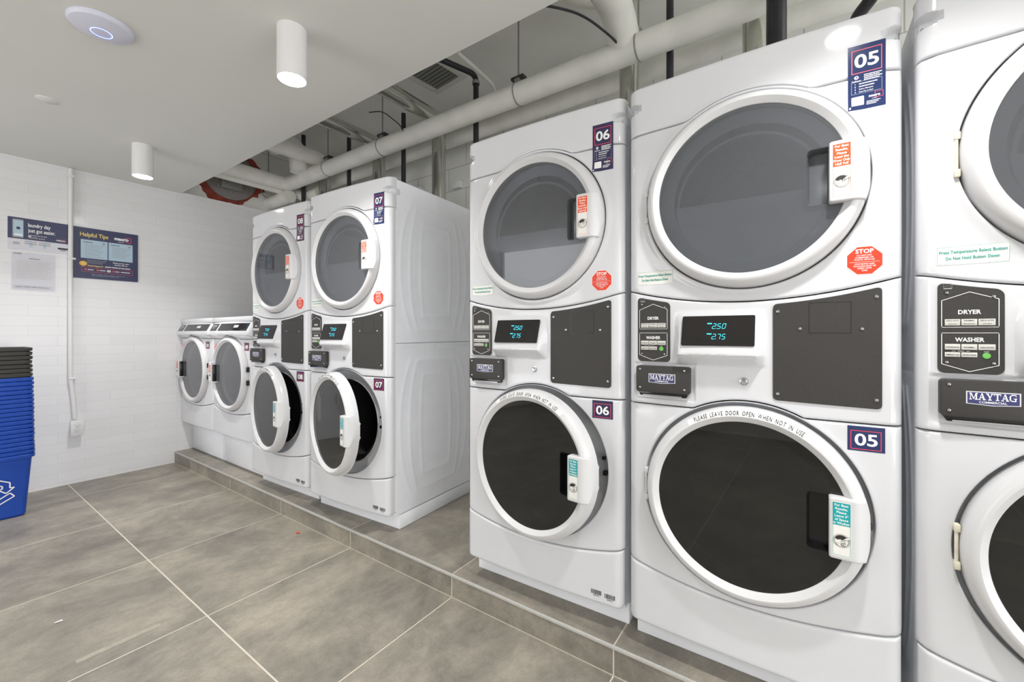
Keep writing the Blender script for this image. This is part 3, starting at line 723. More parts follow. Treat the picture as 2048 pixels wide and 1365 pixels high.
# ------------------------------------------------------------------ the stacked washer-dryer
def stacked(num, loc, rz, label, phi_w=0.0, phi_d=0.0, numbered=True, w_off=0):
    t = empty('stacked_washer_dryer', loc, rz, label, 'laundry machine', 'stacked washer dryers along the platform')
    obj('dryer_hood', b_hood, t, 'hood'); obj('dryer_front_panel', b_dryer_front, t, 'dfront')
    c = obj('control_console', b_console, t, 'console'); obj('washer_front_panel', b_washer_front, t, 'wfront')
    obj('toe_panel', b_toe, t, 'toe'); obj('cabinet', b_cabinet, t, 'cab', ang=60); obj('base_plinth', b_base, t, 'base')
    obj('washer_bezel', b_wash_bezel, t, 'wbez'); obj('washer_drum', b_wash_drum, t, 'wdrum', label='dark drum opening with rubber gasket'); obj('dryer_drum', b_dry_drum, t, 'ddrum')
    # console fittings
    bp = obj('cover_plate', b_bigplate, t, 'bigplate', label='black textured cover plate'); obj('hatch', b_hatch, bp, 'hatch', recalc=False)
    for i, (x, z) in enumerate([(.4255, 1.102), (.634, 1.134), (.476, 1.054), (.606, 1.053), (.4255, .874), (.634, .874)]):
        obj('screw', screws([(x, z)], lambda x, z: yfront(x)-.0035), bp, 'bps%d' % i)
    cp = obj('selector_panel', b_ctlplate, t, 'ctl', label='black selector panel headed DRYER and WASHER'); obj('panel_print', b_ctlprint, cp, 'ctlprint', recalc=False)
    for i in range(len(BT)): obj('button', b_button(i), cp, 'btn%d' % i, recalc=False)
    obj('start_button', b_start, cp, 'start', label='round green button')
    for i, (x, z) in enumerate([(.0475, 1.136), (.1205, 1.124), (.0475, .975), (.1205, .975)]): obj('screw', screws([(x, z)], lambda x, z: yfront(x)-.003, .0036), cp, 'cps%d' % i)
    nb = obj('name_box', b_namebox, t, 'nbox', label='black box with MAYTAG COMMERCIAL nameplate'); obj('nameplate', b_nameplate, nb, 'nplate', recalc=False)
    for i, (x, z) in enumerate([(.0475, .926), (.184, .926), (.0475, .867), (.184, .867)]): obj('screw', screws([(x, z)], lambda x, z: -.0135, .0040), nb, 'nbs%d' % i)
    dp = obj('display', b_display, t, 'disp', label='black display window'); obj('display_digits', b_digits, dp, 'digits', recalc=False)
    obj('lock', b_lock, t, 'lock')
    for s_ in (0, 1):
        x = .012 if s_ == 0 else MW-.012
        obj('corner_screw', screws([(x, 1.781)], lambda x, z: hood_y(x, z)-.001, .0032), t, 'hs%d' % s_)
    # stickers
    if numbered:
        obj('instruction_sticker', stk_top(num), t, 'st'+num, recalc=False, label='dark blue sticker numbered '+num)
        obj('number_sticker', stk_num(num), t, 'sn'+num, recalc=False, label='small square sticker numbered '+num)
        obj('stop_sticker', stk_stop(), t, 'stop', recalc=False, label='red octagonal STOP sticker')
        for q, (x, z) in enumerate([(.572, .113), (.621, .110)]): obj('barcode_label', stk_bar(q+1, x, z), t, 'bar%d' % q, recalc=False)
    obj('temperature_sticker', stk_temp, t, 'stemp', recalc=False, label='white sticker with teal print')
    # doors
    dd = obj('dryer_door', door_ring(), t, 'dring', ang=28); dd.location = (XC-DX, .018, DZ); dd.rotation_euler = (0, 0, -phi_d)
    obj('glass', glass_disc('glass_dry'), dd, 'dglass', recalc=False); obj('grip_pocket', pocket('pocketgrey'), dd, 'dpock'); obj('handle', handle_mb(), dd, 'hnd', ang=40)
    obj('handle_notice', notice('dry'), dd, 'dnot', recalc=False, label='orange and white notice on the handle'); obj('inner_liner', liner, dd, 'dliner')
    wd = obj('washer_door', door_ring(), t, 'dring', ang=28); wd.location = (XC-DX+w_off, .018, WZ); wd.rotation_euler = (0, 0, -phi_w)
    obj('glass', glass_disc('glass_wash'), wd, 'wglass', recalc=False); obj('grip_pocket', pocket('blackgloss'), wd, 'wpock'); obj('handle', handle_mb(), wd, 'hnd', ang=40)
    obj('handle_notice', notice('wash'), wd, 'wnot', recalc=False, label='teal and white notice on the handle'); obj('inner_bowl', bowl, wd, 'bowl')
    obj('ring_notice', arc_notice, wd, 'arcn', recalc=False, label='PLEASE LEAVE DOOR OPEN WHEN NOT IN USE')
    for z, nm in ((DZ, 'd'), (WZ, 'w')):
        hk = 'tape' if num == '04' else 'ring'
        obj('hinge', lambda z=z: MB().box(XC-.2865, XC-.276, -.004, .014, z-.052, z-.034, hk, .002).box(XC-.2865, XC-.276, -.004, .014, z+.034, z+.052, hk, .002).tube([(XC-.2825, .001, z-.05), (XC-.2825, .001, z+.05)], .0035, hk, 10), t, 'hinge'+nm+hk)
    obj('door_latch', lambda: MB().box(XC+.268, XC+.282, .012, .032, WZ-.012, WZ+.004, 'blackgloss', .002).box(XC+.262, XC+.274, .018, .034, WZ+.04, WZ+.052, 'blackgloss', .002), t, 'latch')
    return t, dd, wd
R = math.radians
def mloc(x, y): return (x, y-.042, ZP)
stacked('04', mloc(.2241, .0033), 0, 'stacked washer dryer cut off by the right edge of the picture', R(2.0), R(1.0), False)
stacked('05', mloc(-.4847, .0079), .0075, 'large stacked washer dryer with the 05 stickers', R(1.2), R(.3))
stacked('06', mloc(-1.1931, 0), .028, 'stacked washer dryer with the 06 stickers beside the gap', R(8), R(.5), True, .008)
T7, _, w7 = stacked('07', mloc(-2.4370, -.0046), .0614, 'stacked washer dryer with the 07 stickers and its ribbed side showing', R(14), R(.3), True, .008)
stacked('08', mloc(-3.1722, -.0063), .0328, 'stacked washer dryer with the 08 stickers, behind the one numbered 07', R(9), R(.3), True, .008)
# rusty-red streak low on the open bezel of 07
obj('seal_strip', MB().tube([(XC+.287*math.cos(R(a)), .020, WZ+.287*math.sin(R(a))) for a in range(-48, -16, 3)], .0022, 'rust', 8), T7, label='rusty red seal edge')
# ------------------------------------------------------------------ the two front loaders on pedestals
FW = .68; FZ = .737
def yb2(x): return .010*((x-FW/2)/(FW/2))**2+rnd(min(x, FW-x), .028)
def s2(x): return ((x-FW/2)/(FW/2))**2
ftoe = lambda x: .437+.040*s2(x)
def b_fbody(): return polarpanel(MB(), (FW/2, FZ), .2815, 0, FW, lambda x: ftoe(x)+GAP, lambda x: .995 if abs(x-FW/2) > .13 else 1.032, lambda x, z: yb2(x), 'enamel', et=.002)
def fcon_y(x, z):
    y = yb2(x)
    if z > 1.05: y += -.034+.040*min(1, (z-1.05)/.075)
    elif z > 1.03: y -= .034
    else: y -= .034*max(0, (z-1.0)/.03)
    return y*1.0
def fb(x):
    d = .290**2-(x-FW/2)**2; return max(.9975, FZ+math.sqrt(d)) if d > 0 else .9975
def b_fconsole(): return gridpanel(MB(), 0, FW, fb, lambda x: 1.130, fcon_y, 40, 30, 'enamel', et=.004, lip=.01)
def b_ftop(): return MB().box(0, FW, .004, .70, 1.126, 1.164, 'enamel', .008)
def b_fcab():
    mb = MB(); mb.box(.003, .006, .04, .70, .25, 1.136, 'side'); mb.box(FW-.006, FW-.003, .04, .70, .25, 1.136, 'side'); mb.box(.003, FW-.003, .69, .70, .25, 1.136, 'side'); mb.box(.003, FW-.003, .04, .70, .25, .256, 'side')
    return mb
def b_ftoe(): return gridpanel(MB(), .002, FW-.002, lambda x: .262, lambda x: ftoe(x)-GAP, lambda x, z: yb2(x)-.001, 30, 12, 'enamel', eb=.008, et=.008, lip=.02)
def b_ped(): return MB().box(.012, FW-.012, .100, .69, 0, .250, 'side', .003)
def b_pdrawer(): return MB().box(.02, FW-.02, .088, .102, .012, .238, 'side', .004)
def ffront(u, v, h): return (u, yb2(u)-h, v)
def fslope(u, v, h):   # on the sloping console face
    y = fcon_y(u, v); return (u, y-h*.7, v+h*.7)
def b_fband(x0, x1, txt):
    def b():
        mb = MB(); vs = []; n = 12; m = 4
        for i in range(n+1):
            for j in range(m+1): vs.append(fslope(x0+(x1-x0)*i/n, 1.058+.054*j/m, .0022))
        mb.add(vs, [(i*(m+1)+j, (i+1)*(m+1)+j, (i+1)*(m+1)+j+1, i*(m+1)+j+1) for i in range(n) for j in range(m)], 'blackgloss')
        d = Dec(fslope, .0030); d.b = mb
        if txt: d.text('MAYTAG', (x0+x1)/2, 1.088, .013, 'lightgrey', 1, bold=.02, maxw=.08); d.text('COMMERCIAL', (x0+x1)/2, 1.076, .006, 'lightgrey', 1, maxw=.06)
        else: d.frame(x0+.19, 1.064, x1-.012, 1.112, .001, 'greyink', 1); d.rect(x0+.25, 1.08, x0+.32, 1.098, 'button', 1)
        return mb
    return b
def b_fdrum(): return MB().lathe((FW/2, 0, FZ), [(.289, .024), (.245, .030), (.215, .034), (.215, .06), (.27, .08), (.27, .55), (0, .57)], 'drum', n=60)
def front_loader(num, loc, label):
    t = empty('pedestal_dryer', loc, 0, label, 'dryer', 'front loading dryers on pedestals')
    obj('front_panel', b_fbody, t, 'fbody'); obj('control_console', b_fconsole, t, 'fcon'); obj('top_panel', b_ftop, t, 'ftop'); obj('cabinet', b_fcab, t, 'fcab'); obj('toe_panel', b_ftoe, t, 'ftoe')
    p = obj('pedestal', b_ped, t, 'ped'); obj('pedestal_drawer', b_pdrawer, p, 'pdr'); obj('drum', b_fdrum, t, 'fdrum')
    obj('name_band', b_fband(.025, .150, True), t, 'fb1', recalc=False, label='black MAYTAG name band'); obj('display_band', b_fband(.185, .645, False), t, 'fb2', recalc=False, label='black display band')
    obj('number_sticker', lambda: stk2(num), t, 'fsn'+num, recalc=False, label='dark square sticker numbered '+num)
    obj('stop_sticker', stk_stop(.068, .925, .034, ffront), t, 'fstop', recalc=False, label='red octagonal STOP sticker')
    d = obj('door', door_ring(-1), t, 'fring', ang=28); d.location = (FW/2+DX, .018, FZ)
    obj('glass', glass_disc('glass_dry', False, -1), d, 'fglass', recalc=False); obj('handle', fhandle, d, 'fhandle'); obj('handle_notice', lambda: fnotice(), d, 'fnot', recalc=False, label='orange notice on the handle')
    for z in (.045, -.05): obj('hinge_slot', lambda: MB().box(.0-.008, .004, -.03, -.006, z-.018, z+.018, 'blackgloss', .002), d, 'fhs%.2f' % z)
    return t
def stk2(num):
    d = Dec(ffront, .0006); d.rect(.560, .915, .625, .972, 'plum'); d.frame(.565, .919, .620, .964, .0014, 'red', 1); d.text(num, .5925, .929, .026, 'white', 2, bold=.04, maxw=.045); return d.b
def fhandle():
    mb = MB(); a = .078; c = -DX
    pts = [(-.222, -a), (-.222, a)]+[(-math.sqrt(.2775**2-z*z), z) for z in [a-2*a*i/10 for i in range(11)]]
    mb.prism([(c+x, z) for x, z in pts], -.026, -.066, 'ring', bev=.005)
    mb.box(c-.221, c-.204, -.058, -.034, -.068, .060, 'blackgloss', .003); mb.box(c-.226, c-.190, -.062, -.034, -.078, -.069, 'ring', .002)
    return mb
def fnotice():
    d = Dec(lambda u, v, h: (-DX-.242+u, -.0663-h, v), .0003); d.rect(-.016, -.060, .016, .062, 'paper'); d.rect(-.015, .0, .015, .060, 'orange', 1)
    for i, t in enumerate(['For Best', 'Results,', 'Please', 'Load the', 'Dryer Only', 'Half Full']): d.text(t, 0, .050-i*.0088, .0055, 'white', 2, bold=.025, maxw=.027)
    d.circ(0, -.02, .009, 'ink', 1); d.arc(0, -.026, .013, .0008, 'ink', 2); return d.b
front_loader('09', (-3.862, -.030, ZP), 'front loading dryer with the 09 sticker, next to the stack numbered 08')
front_loader('10', (-4.546, -.030, ZP), 'front loading dryer with the 10 sticker, in the corner by the tiled wall')
# ------------------------------------------------------------------ room
def plane(name, pts, k, **kw): return struct(obj(name, MB().add(pts, [(0, 1, 2, 3)], k)))
struct(obj('floor', MB().box(XL-.1, XR, YF, YB, -.1, 0, 'floor')))
struct(obj('floor_platform', MB().box(XL, XR, YP+.001, YB, 0, ZP-.0006, 'plinth')))
struct(obj('trim_1', MB().box(XL, XR, YP-.0015, YP+.0045, ZP-.0115, ZP+.0006, 'trimmetal', .0006)))
struct(obj('trim_2', MB().box(XL, XR, YP-.0018, YP+.002, 0, .0022, 'grout')))
struct(obj('wall_left', MB().box(XL-.1, XL, YF, YB, 0, ZC+.012, 'walltile')))
struct(obj('wall_left_upper', MB().box(XL-.2, XL-.045, YF, YB, ZC, ZU+.05, 'block')))
struct(obj('wall_back', MB().box(XL-.2, XR, YB, YB+.1, 0, ZU+.05, 'block')))
struct(obj('wall_right', MB().box(XR, XR+.1, YF, YF+.3, 0, ZU+.05, 'plainwall').box(XR, XR+.1, YB-.2, YB, 0, ZU+.05, 'plainwall')))
struct(obj('added_opening_2', MB().box(XR+.02, XR+.08, YF+.3, YB-.2, 0, .06, 'rod').box(XR+.02, XR+.08, YF+.3, YB-.2, ZU-.06, ZU, 'rod').box(XR+.02, XR+.08, -1.9, -1.84, .06, ZU-.06, 'rod')))  # unseen open side of the room, added to light the cavity and machine sides
pl = bpy.data.lights.new('opening_portal_right', 'AREA'); pl.shape = 'RECTANGLE'; pl.size = YB-YF-.5; pl.size_y = ZU-.1; pl.cycles.is_portal = True
po = bpy.data.objects.new('opening_portal_right', pl); COL.objects.link(po); po.location = (XR+.12, (YB+YF)/2, ZU/2); po.rotation_euler = (PI/2, 0, PI/2)
WX0, WX1 = -3.7, -1.9      # unseen unglazed opening, hinted by a reflection, added to let light in
struct(obj('wall_front', MB().box(XL-.1, XR+.1, YF-.1, YF, 2.385, ZU+.05, 'plainwall').box(XL-.1, WX0, YF-.1, YF, 0, 2.385, 'plainwall').box(WX1, XR+.1, YF-.1, YF, 0, 2.385, 'plainwall')))
struct(obj('added_opening_1', MB().box(WX0, WX0+.05, YF-.08, YF-.02, 0, 2.38, 'rod').box(WX1-.05, WX1, YF-.08, YF-.02, 0, 2.38, 'rod').box(WX0, WX1, YF-.08, YF-.02, 0, .05, 'rod')))
pl = bpy.data.lights.new('opening_portal', 'AREA'); pl.shape = 'RECTANGLE'; pl.size = WX1-WX0; pl.size_y = 2.38; pl.cycles.is_portal = True
po = bpy.data.objects.new('opening_portal', pl); COL.objects.link(po); po.location = ((WX0+WX1)/2, YF-.12, 1.19); po.rotation_euler = (PI/2, 0, 0)
struct(obj('ceiling', MB().box(XL-.0, XR, YF, -.02, ZC, ZC+.10, 'plaster')))
struct(obj('ceiling_upper', MB().box(XL-.2, XR+.1, YF-.1, YB+.1, ZU, ZU+.1, 'concrete')))
# ------------------------------------------------------------------ ceiling lamps
def b_lamp_body():
    mb = MB(); H = .205; r = .0555
    mb.lathe((0, 0, 0), [(0, 0), (r, 0), (r, -H), (r-.003, -H-.001), (r-.005, -H+.006)], 'lampwhite', 'z', 48); return mb
def b_lamp_glow(): return MB().lathe((0, 0, 0), [(.0505, -.200), (0, -.2005)], 'lampglow', 'z', 48)
for x, y, lb in ((-1.721, -.51, 'white cylinder ceiling lamp, the larger and nearer one in view'), (-3.605, -.517, 'white cylinder ceiling lamp nearest the tiled wall'),
              (.163, -.51, 'white cylinder ceiling lamp above stack 05, seen only as a reflection'), (2.05, -.51, 'white cylinder ceiling lamp at the far right of the row'),
              (-3.605, -2.4, 'white cylinder ceiling lamp of the rear row by the tiled wall'), (-1.721, -2.4, 'white cylinder ceiling lamp of the rear row, second from the tiled wall'),
              (.163, -2.4, 'white cylinder ceiling lamp of the rear row behind the camera'), (2.05, -2.4, 'white cylinder ceiling lamp of the rear row at the far right')):
    t = empty('ceiling_lamp', (x, y, ZC), 0, lb, 'ceiling lamp', 'cylinder downlights on the white ceiling')
    obj('lamp_housing', b_lamp_body, t, 'lamp'); obj('diffuser', b_lamp_glow, t, 'glow', label='glowing white disc')
    al = bpy.data.lights.new('lamp_beam', 'AREA'); al.shape = 'DISK'; al.size = .10; al.energy = BEAM; al.spread = math.radians(120); al.color = (1, .985, .96)
    ao = bpy.data.objects.new('lamp_beam', al); COL.objects.link(ao); ao.parent = t; ao.location = (0, 0, -.2065)
# wireless access point and blank cover on the ceiling
p = at_z(203, 51, ZC); ap = empty('wireless_access_point', p, 0, 'round white access point with a blue glowing ring on the ceiling', 'access point')
obj('dome', MB().lathe((0, 0, 0), [(.10, 0), (.10, -.008), (.094, -.016), (.06, -.027), (.034, -.031), (0, -.032)], 'apwhite', 'z', 56), ap)
obj('light_ring', MB().lathe((0, 0, 0), [(.0335, -.0312), (.0325, -.0322), (.031, -.0318)], 'ledblue', 'z', 56), ap, label='thin blue light ring')
p = at_z(95, 200, ZC); tag(obj('ceiling_cover', MB().lathe(p, [(.045, 0), (.045, -.003), (.042, -.005), (0, -.0055)], 'plaster', 'z', 40)), 'small flat round white cover plate on the ceiling', 'cover plate')
# ------------------------------------------------------------------ left wall things
def fwall(u, v, h): return (XL+h, u, v)        # u = world y, v = world z
def wall(px, py): q = at_x(px, py, XL); return q.y, q.z
# poster one
u0, zt = wall(15, 432); u1 = wall(140, 450)[0]; zb = wall(15, 497)[1]; zm = wall(15, 475)[1]
d = Dec(fwall, .003); d.b.box(XL+.0002, XL+.003, u0, u1, zb, zt, 'sheet'); w = u1-u0; h = zt-zb
d.rect(u0, zm, u1, zt, 'poster', 1)
d.rr(u0+.07*w, zm+.008, u0+.24*w, zt-.012, .006, 'greyink', 2); d.rr(u0+.085*w, zm+.016, u0+.235*w, zt-.020, .003, 'lightblue', 3); d.circ(u0+.16*w, (zm+zt)/2, .010, 'poster', 4)
d.rect(u0+.10*w, zm+.022, u0+.22*w, zm+.034, 'white', 4)
d.text('laundry day', u0+.31*w, zt-.056, .026, 'white', 2, al='l', bold=.015, maxw=.36*w); d.text('just got easier.', u0+.31*w, zt-.094, .026, 'white', 2, al='l', bold=.015, maxw=.44*w)
for i in range(2): d.bars(u0+.31*w, u0+(.62-.04*i)*w, zt-.120-.018*i, .008, 'greyink', 2, seed=i)
d.rr(u0+.31*w, zm+.014, u0+.36*w, zm+.028, .004, 'white', 2); d.bars(u0+.37*w, u0+.45*w, zm+.018, .006, 'greyink', 2, seed=8)
d.text('macro', u0+.84*w, zm+.016, .012, 'white', 2, bold=.03); d.frame(u0+.84*w, zm+.010, u0+.93*w, zm+.034, .001, 'red', 2)
for i in range(2): d.bars(u0+.08*w, u0+.18*w, zb+(.6-.12*i)*(zm-zb), .006, 'greyink', 1, seed=3+i)
for i, x in enumerate((.33, .55)): d.rr(u0+x*w, zb+.025, u0+(x+.05)*w, zm-.018, .004, 'lightblue', 1); d.bars(u0+(x-.07)*w, u0+(x+.12)*w, zb+.045, .006, 'greyink', 2, seed=i+5); d.bars(u0+(x-.07)*w, u0+(x+.12)*w, zb+.060, .006, 'greyink', 2, seed=i+7)
d.rect(u0+.79*w, zm-.045, u0+.96*w, zm-.032, 'ink', 1); d.bars(u0+.83*w, u0+.92*w, zb+.022, .005, 'ink', 1, seed=4)
tag(obj('poster', d.b, recalc=False), 'navy and white laundry poster left of the pipe, with a phone drawn on it', 'poster')
# poster two
u0, zt = wall(145.5, 452); zb = wall(145.5, 555)[1]; u1 = wall(275.5, 470)[0]; w = u1-u0; h = zt-zb
d = Dec(fwall, .006); d.b.box(XL+.0002, XL+.006, u0, u1, zb, zt, 'poster')
d.text('Helpful Tips', u0+.10*w, zt-.17*h, .075*h, 'yellow', 1, al='l', bold=.02, maxw=.42*w)
d.text('macro', u0+.73*w, zt-.165*h, .060*h, 'white', 2, bold=.05, maxw=.27*w); d.frame(u0+.79*w, zt-.20*h, u0+.885*w, zt-.09*h, .0035, 'red', 1); d.text('solutions', u0+.72*w, zt-.205*h, .018*h, 'white', 1, maxw=.12*w)
d.rect(u0+.11*w, zb+.40*h, u0+.51*w, zt-.235*h, 'lightblue', 1); d.rect(u0+.525*w, zb+.40*h, u0+.91*w, zt-.235*h, 'lightblue', 1)
for q, x in ((0, .15), (1, .56)):
    d.bars(u0+x*w, u0+(x+.14)*w, zt-.29*h, .012*h, 'ink', 2, seed=q); d.circ(u0+(x+.30)*w, zt-.285*h, .02*h, 'greyink', 2)
    for i in range(7-q): d.bars(u0+(x+.02)*w, u0+(x+.30-.03*(i % 3))*w, zt-(.34+.038*i)*h, .009*h, 'greyink', 2, seed=i+q*9)
d.circ(u0+.145*w, zb+.29*h, .05*h, 'gold', 2, sx=1.1); d.circ(u0+.145*w, zb+.29*h, .030*h, 'yellow', 3)
for i in range(3): d.bars(u0+.20*w, u0+(.50-.03*i)*w, zb+(.36-.028*i)*h, .009*h, 'greyink', 1, seed=i)
d.text('Thank you for using', u0+.72*w, zb+.345*h, .022*h, 'white', 1, bold=.03, maxw=.30*w); d.text('laundry with us', u0+.72*w, zb+.305*h, .022*h, 'white', 1, bold=.03, maxw=.24*w)
d.text('Need Support?', u0+.21*w, zb+.245*h, .026*h, 'yellow', 1, al='l', bold=.03, maxw=.24*w); d.bars(u0+.47*w, u0+.88*w, zb+.25*h, .016*h, 'white', 1, seed=2)
d.frame(u0+.12*w, zb+.13*h, u0+.91*w, zb+.225*h, .002, 'red', 1)
for i, x in enumerate((.18, .36, .60)): d.circ(u0+x*w, zb+.178*h, .017*h, 'red' if i != 1 else 'orange', 1); d.bars(u0+(x+.03)*w, u0+(x+.12)*w, zb+.17*h, .014*h, 'white', 1, seed=i)
d.rr(u0+.50*w, zb+.155*h, u0+.56*w, zb+.20*h, .004, 'button', 1); d.bars(u0+.70*w, u0+.87*w, zb+.17*h, .014*h, 'white', 1, seed=5)
for i in range(2): d.bars(u0+.27*w, u0+(.78-.1*i)*w, zb+(.085-.025*i)*h, .007*h, 'greyink', 1, seed=i+3)
tag(obj('poster', d.b, recalc=False), 'navy poster headed Helpful Tips, right of the pipe on the tiled wall', 'poster')
# paper notice
u0, zt = wall(23, 503); u1 = wall(110, 515)[0]; zb = wall(23, 579)[1]; w = u1-u0; h = zt-zb
mb = MB(); n = 8
vs = [(XL+.0015+.006*max(0, (.25-j/6))*(1 if j == 0 else .5), u0+w*i/n, zb+h*j/6) for i in range(n+1) for j in range(7)]
mb.add(vs, [(i*7+j, (i+1)*7+j, (i+1)*7+j+1, i*7+j+1) for i in range(n) for j in range(6)], 'sheet')
d = Dec(fwall, .0045); d.b = mb
d.text('macro', u0+.12*w, zt-.05*h, .010, 'greyink', 0, bold=.03); d.frame(u0+.14*w, zt-.06*h, u0+.22*w, zt-.01*h, .001, 'greyink', 0)
d.bars(u0+.38*w, u0+.64*w, zt-.16*h, .006, 'greyink', 0, seed=1)
for i in range(11): d.bars(u0+.10*w, u0+(.92-.05*(i % 3))*w, zt-(.23+.045*i)*h, .0035, 'button', 0, seed=i)
d.frame(u0+.05*w, zb+.05*h, u0+.92*w, zb+.12*h, .001, 'greyink', 0); d.bars(u0+.08*w, u0+.85*w, zb+.075*h, .005, 'greyink', 0, seed=6)
tag(obj('paper_notice', d.b, recalc=False), 'white printed letter taped below the laundry poster', 'notice')
# conduit and outlet
c1 = at_x(142, 338, XL+.018); c2 = at_x(141, 755, XL+.018); c3 = at_x(150, 838, XL+.022); cm = at_x(147, 800, XL+.02)
t = empty('wall_conduit', (XL, c1.y, 0), 0, 'thin white conduit running down the tiled wall to the outlet', 'conduit')
I = Matrix.Translation((-XL, -c1.y, 0))
obj('tube', MB().tube([I@c1, I@Vector((c1.x, c2.y, 1.6)), I@Vector((c2.x, c2.y, c2.z)), I@Vector((cm.x, cm.y, cm.z)), I@c3], .0135, 'conduit', 16, bend=.05), t)
for px, py in ((141, 353), (144, 518), (145, 757)):
    q = I@at_x(px, py, XL+.01); obj('pipe_strap', MB().box(q.x-.01, q.x+.024, q.y-.024, q.y+.018, q.z-.008, q.z+.008, 'conduit', .003).lathe((q.x+.004, q.y-.022, q.z), [(.004, 0), (.003, .004), (0, .004)], 'chrome', 'x', 10), t)
ua, za = wall(138, 841); ub, zb = wall(163, 872)
ua, zt = wall(138.5, 841); ub = wall(164.5, 841)[0]; zb = wall(138.5, 872)[1]
t = empty('wall_outlet', (XL, (ua+ub)/2, (zt+zb)/2), 0, 'white surface mounted double socket low on the tiled wall', 'socket'); hw, hh = (ub-ua)/2, (zt-zb)/2
obj('outlet_box', MB().box(0, .045, -hw*.86, hw*.86, -hh*.9, hh*.9, 'conduit', .003), t); obj('face_plate', MB().box(.045, .049, -hw, hw, -hh, hh, 'conduit', .0015), t)
for s_ in (-1, 1):
    d = Dec(lambda u, v, h: (.0495+h, u, v), .0003); z = s_*.019; d.arc(0, z, .016, .0008, 'greyink'); d.rect(-.008, z-.003, -.006, z+.006, 'socket'); d.rect(.006, z-.002, .008, z+.005, 'socket'); d.circ(0, z-.009, .0025, 'socket')
    obj('socket', d.b, t, recalc=False)
# ------------------------------------------------------------------ recycling bins
BXC, BYC = -4.11, -1.123; TW, TL, BW_, BL, BH = .34, .26, .28, .205, .385     # top long side (y), short side (x)
def ringpts(hx, hy, z, r=.03, n=4): return [(x, y, z) for x, y in rrect(-hx, -hy, hx, hy, r, n)]
def b_bin(k):
    def b():
        mb = MB(); L = []
        for hx, hy, z, r in ((BL/2-.01, BW_/2-.01, 0, .02), (BL/2, BW_/2, .012, .025), (TL/2-.006, TW/2-.006, BH-.03, .03), (TL/2-.004, TW/2-.004, BH-.022, .03), (TL/2+.006, TW/2+.006, BH-.020, .035), (TL/2+.008, TW/2+.008, BH-.003, .035), (TL/2+.004, TW/2+.004, BH, .034), (TL/2-.002, TW/2-.002, BH-.002, .03), (TL/2-.008, TW/2-.008, BH-.03, .03), (BL/2-.003, BW_/2-.003, .016, .022)):
            L.append(ringpts(hx, hy, z, r))
        n = len(L[0]); vs = [p for q in L for p in q]
        fs = [(a*n+i, a*n+(i+1) % n, (a+1)*n+(i+1) % n, (a+1)*n+i) for a in range(len(L)-1) for i in range(n)]
        fs += [tuple(range(n)), tuple((len(L)-1)*n+i for i in range(n))]
        return mb.add(vs, fs, k)
    return b
ORD = ['bottommost', 'second from the bottom', 'third from the bottom', 'fourth from the bottom', 'fifth from the bottom', 'sixth from the bottom', 'seventh from the bottom', 'eighth from the bottom', 'ninth from the bottom', 'tenth from the bottom',
       'eleventh from the bottom', 'twelfth from the bottom', 'thirteenth from the bottom', 'fourteenth from the bottom', 'fifteenth from the bottom', 'sixteenth from the bottom', 'seventeenth from the bottom', 'third blue one from the top', 'second blue one from the top', 'topmost of the blue ones']
NB = 19; ST = .02663
for i in range(26):
    blue = i < NB; k = 'blue' if blue else 'binblack'
    nm = (ORD[i] if i < 17 else ORD[17+(i-16)-1+(0)]) if blue else ('lowest of the black ones', 'second black one up', 'third black one up', 'fourth black one up', 'third from the top', 'second from the top', 'topmost of the whole stack')[i-NB]
    if i == 17: nm = 'second blue one from the top'
    if i == 18: nm = 'topmost of the blue ones'
    rn = random.Random(i); lean = -.0003*i
    o = obj('recycling_bin' if blue else 'waste_bin', b_bin(k), None, 'bin'+k)
    sc = 1.0 if blue else .988
    o.scale = (sc, sc, 1); o.location = (BXC+rn.uniform(-.001, .001), BYC+lean*1.0+rn.uniform(-.0012, .0012)-(0 if blue else .002), .0+ST*i)
    o.rotation_euler = (0, 0, rn.uniform(-.006, .006))
    tag(o, ('blue plastic recycling bin' if blue else 'black plastic bin')+' in the nested stack, '+nm, 'bin', 'nested bins by the left wall')
    if i == 0:
        sl = (TL-BL)/2/BH
        d = Dec(lambda u, v, h: (BL/2+sl*v+.001+h, u, v), .0008); c = (.012, .175); K = 1.5
        for q in range(3):          # three chasing arrows in outline
            a = math.radians(90+120*q); ca, sa = math.cos(a), math.sin(a); f = lambda x, y: (c[0]+K*(x*ca-y*sa), c[1]+K*(x*sa+y*ca))
            P = [(.058, .004), (.034, -.040), (.012, -.040), (.012, -.052), (-.008, -.030), (.012, -.008), (.012, -.020), (.024, -.020), (.040, .012), (.058, .004)]
            d.line([f(x, y) for x, y in P], .0062, 'white')
        obj('recycling_symbol', d.b, o, recalc=False, label='white outline of three chasing arrows')
# ------------------------------------------------------------------ pipes in the open ceiling
YA, YBp = .73, 1.04
def rowline(Y, pa, pb):      # points on plane y=Y under two pixels
    return at_y(*pa, Y), at_y(*pb, Y)
a0, a1 = rowline(YA, (575, 359), (1500, 26)); a1 = Vector((2.9, YA, a0.z)); zA = (at_y(1034, 195.6, YA).z+at_y(1386, 67, YA).z+a0.z)/3
t = tag(obj('lagged_pipe', MB().tube([(a0.x+.0, -.3, zA), (a0.x, YA, zA), (2.9, YA, zA)], .065, 'pipe', 24, bend=.09)), 'thick white lagged pipe running in front above all the stacks', 'pipe')
zB = (at_y(1210, 176, YBp).z+at_y(950, 267, YBp).z+at_y(672, 357, YBp).z)/3
tag(obj('lagged_pipe', MB().tube([(-4.5, YBp, zB), (2.9, YBp, zB)], .055, 'pipe', 24)), 'thinner white lagged pipe close to the back wall behind the black risers', 'pipe')
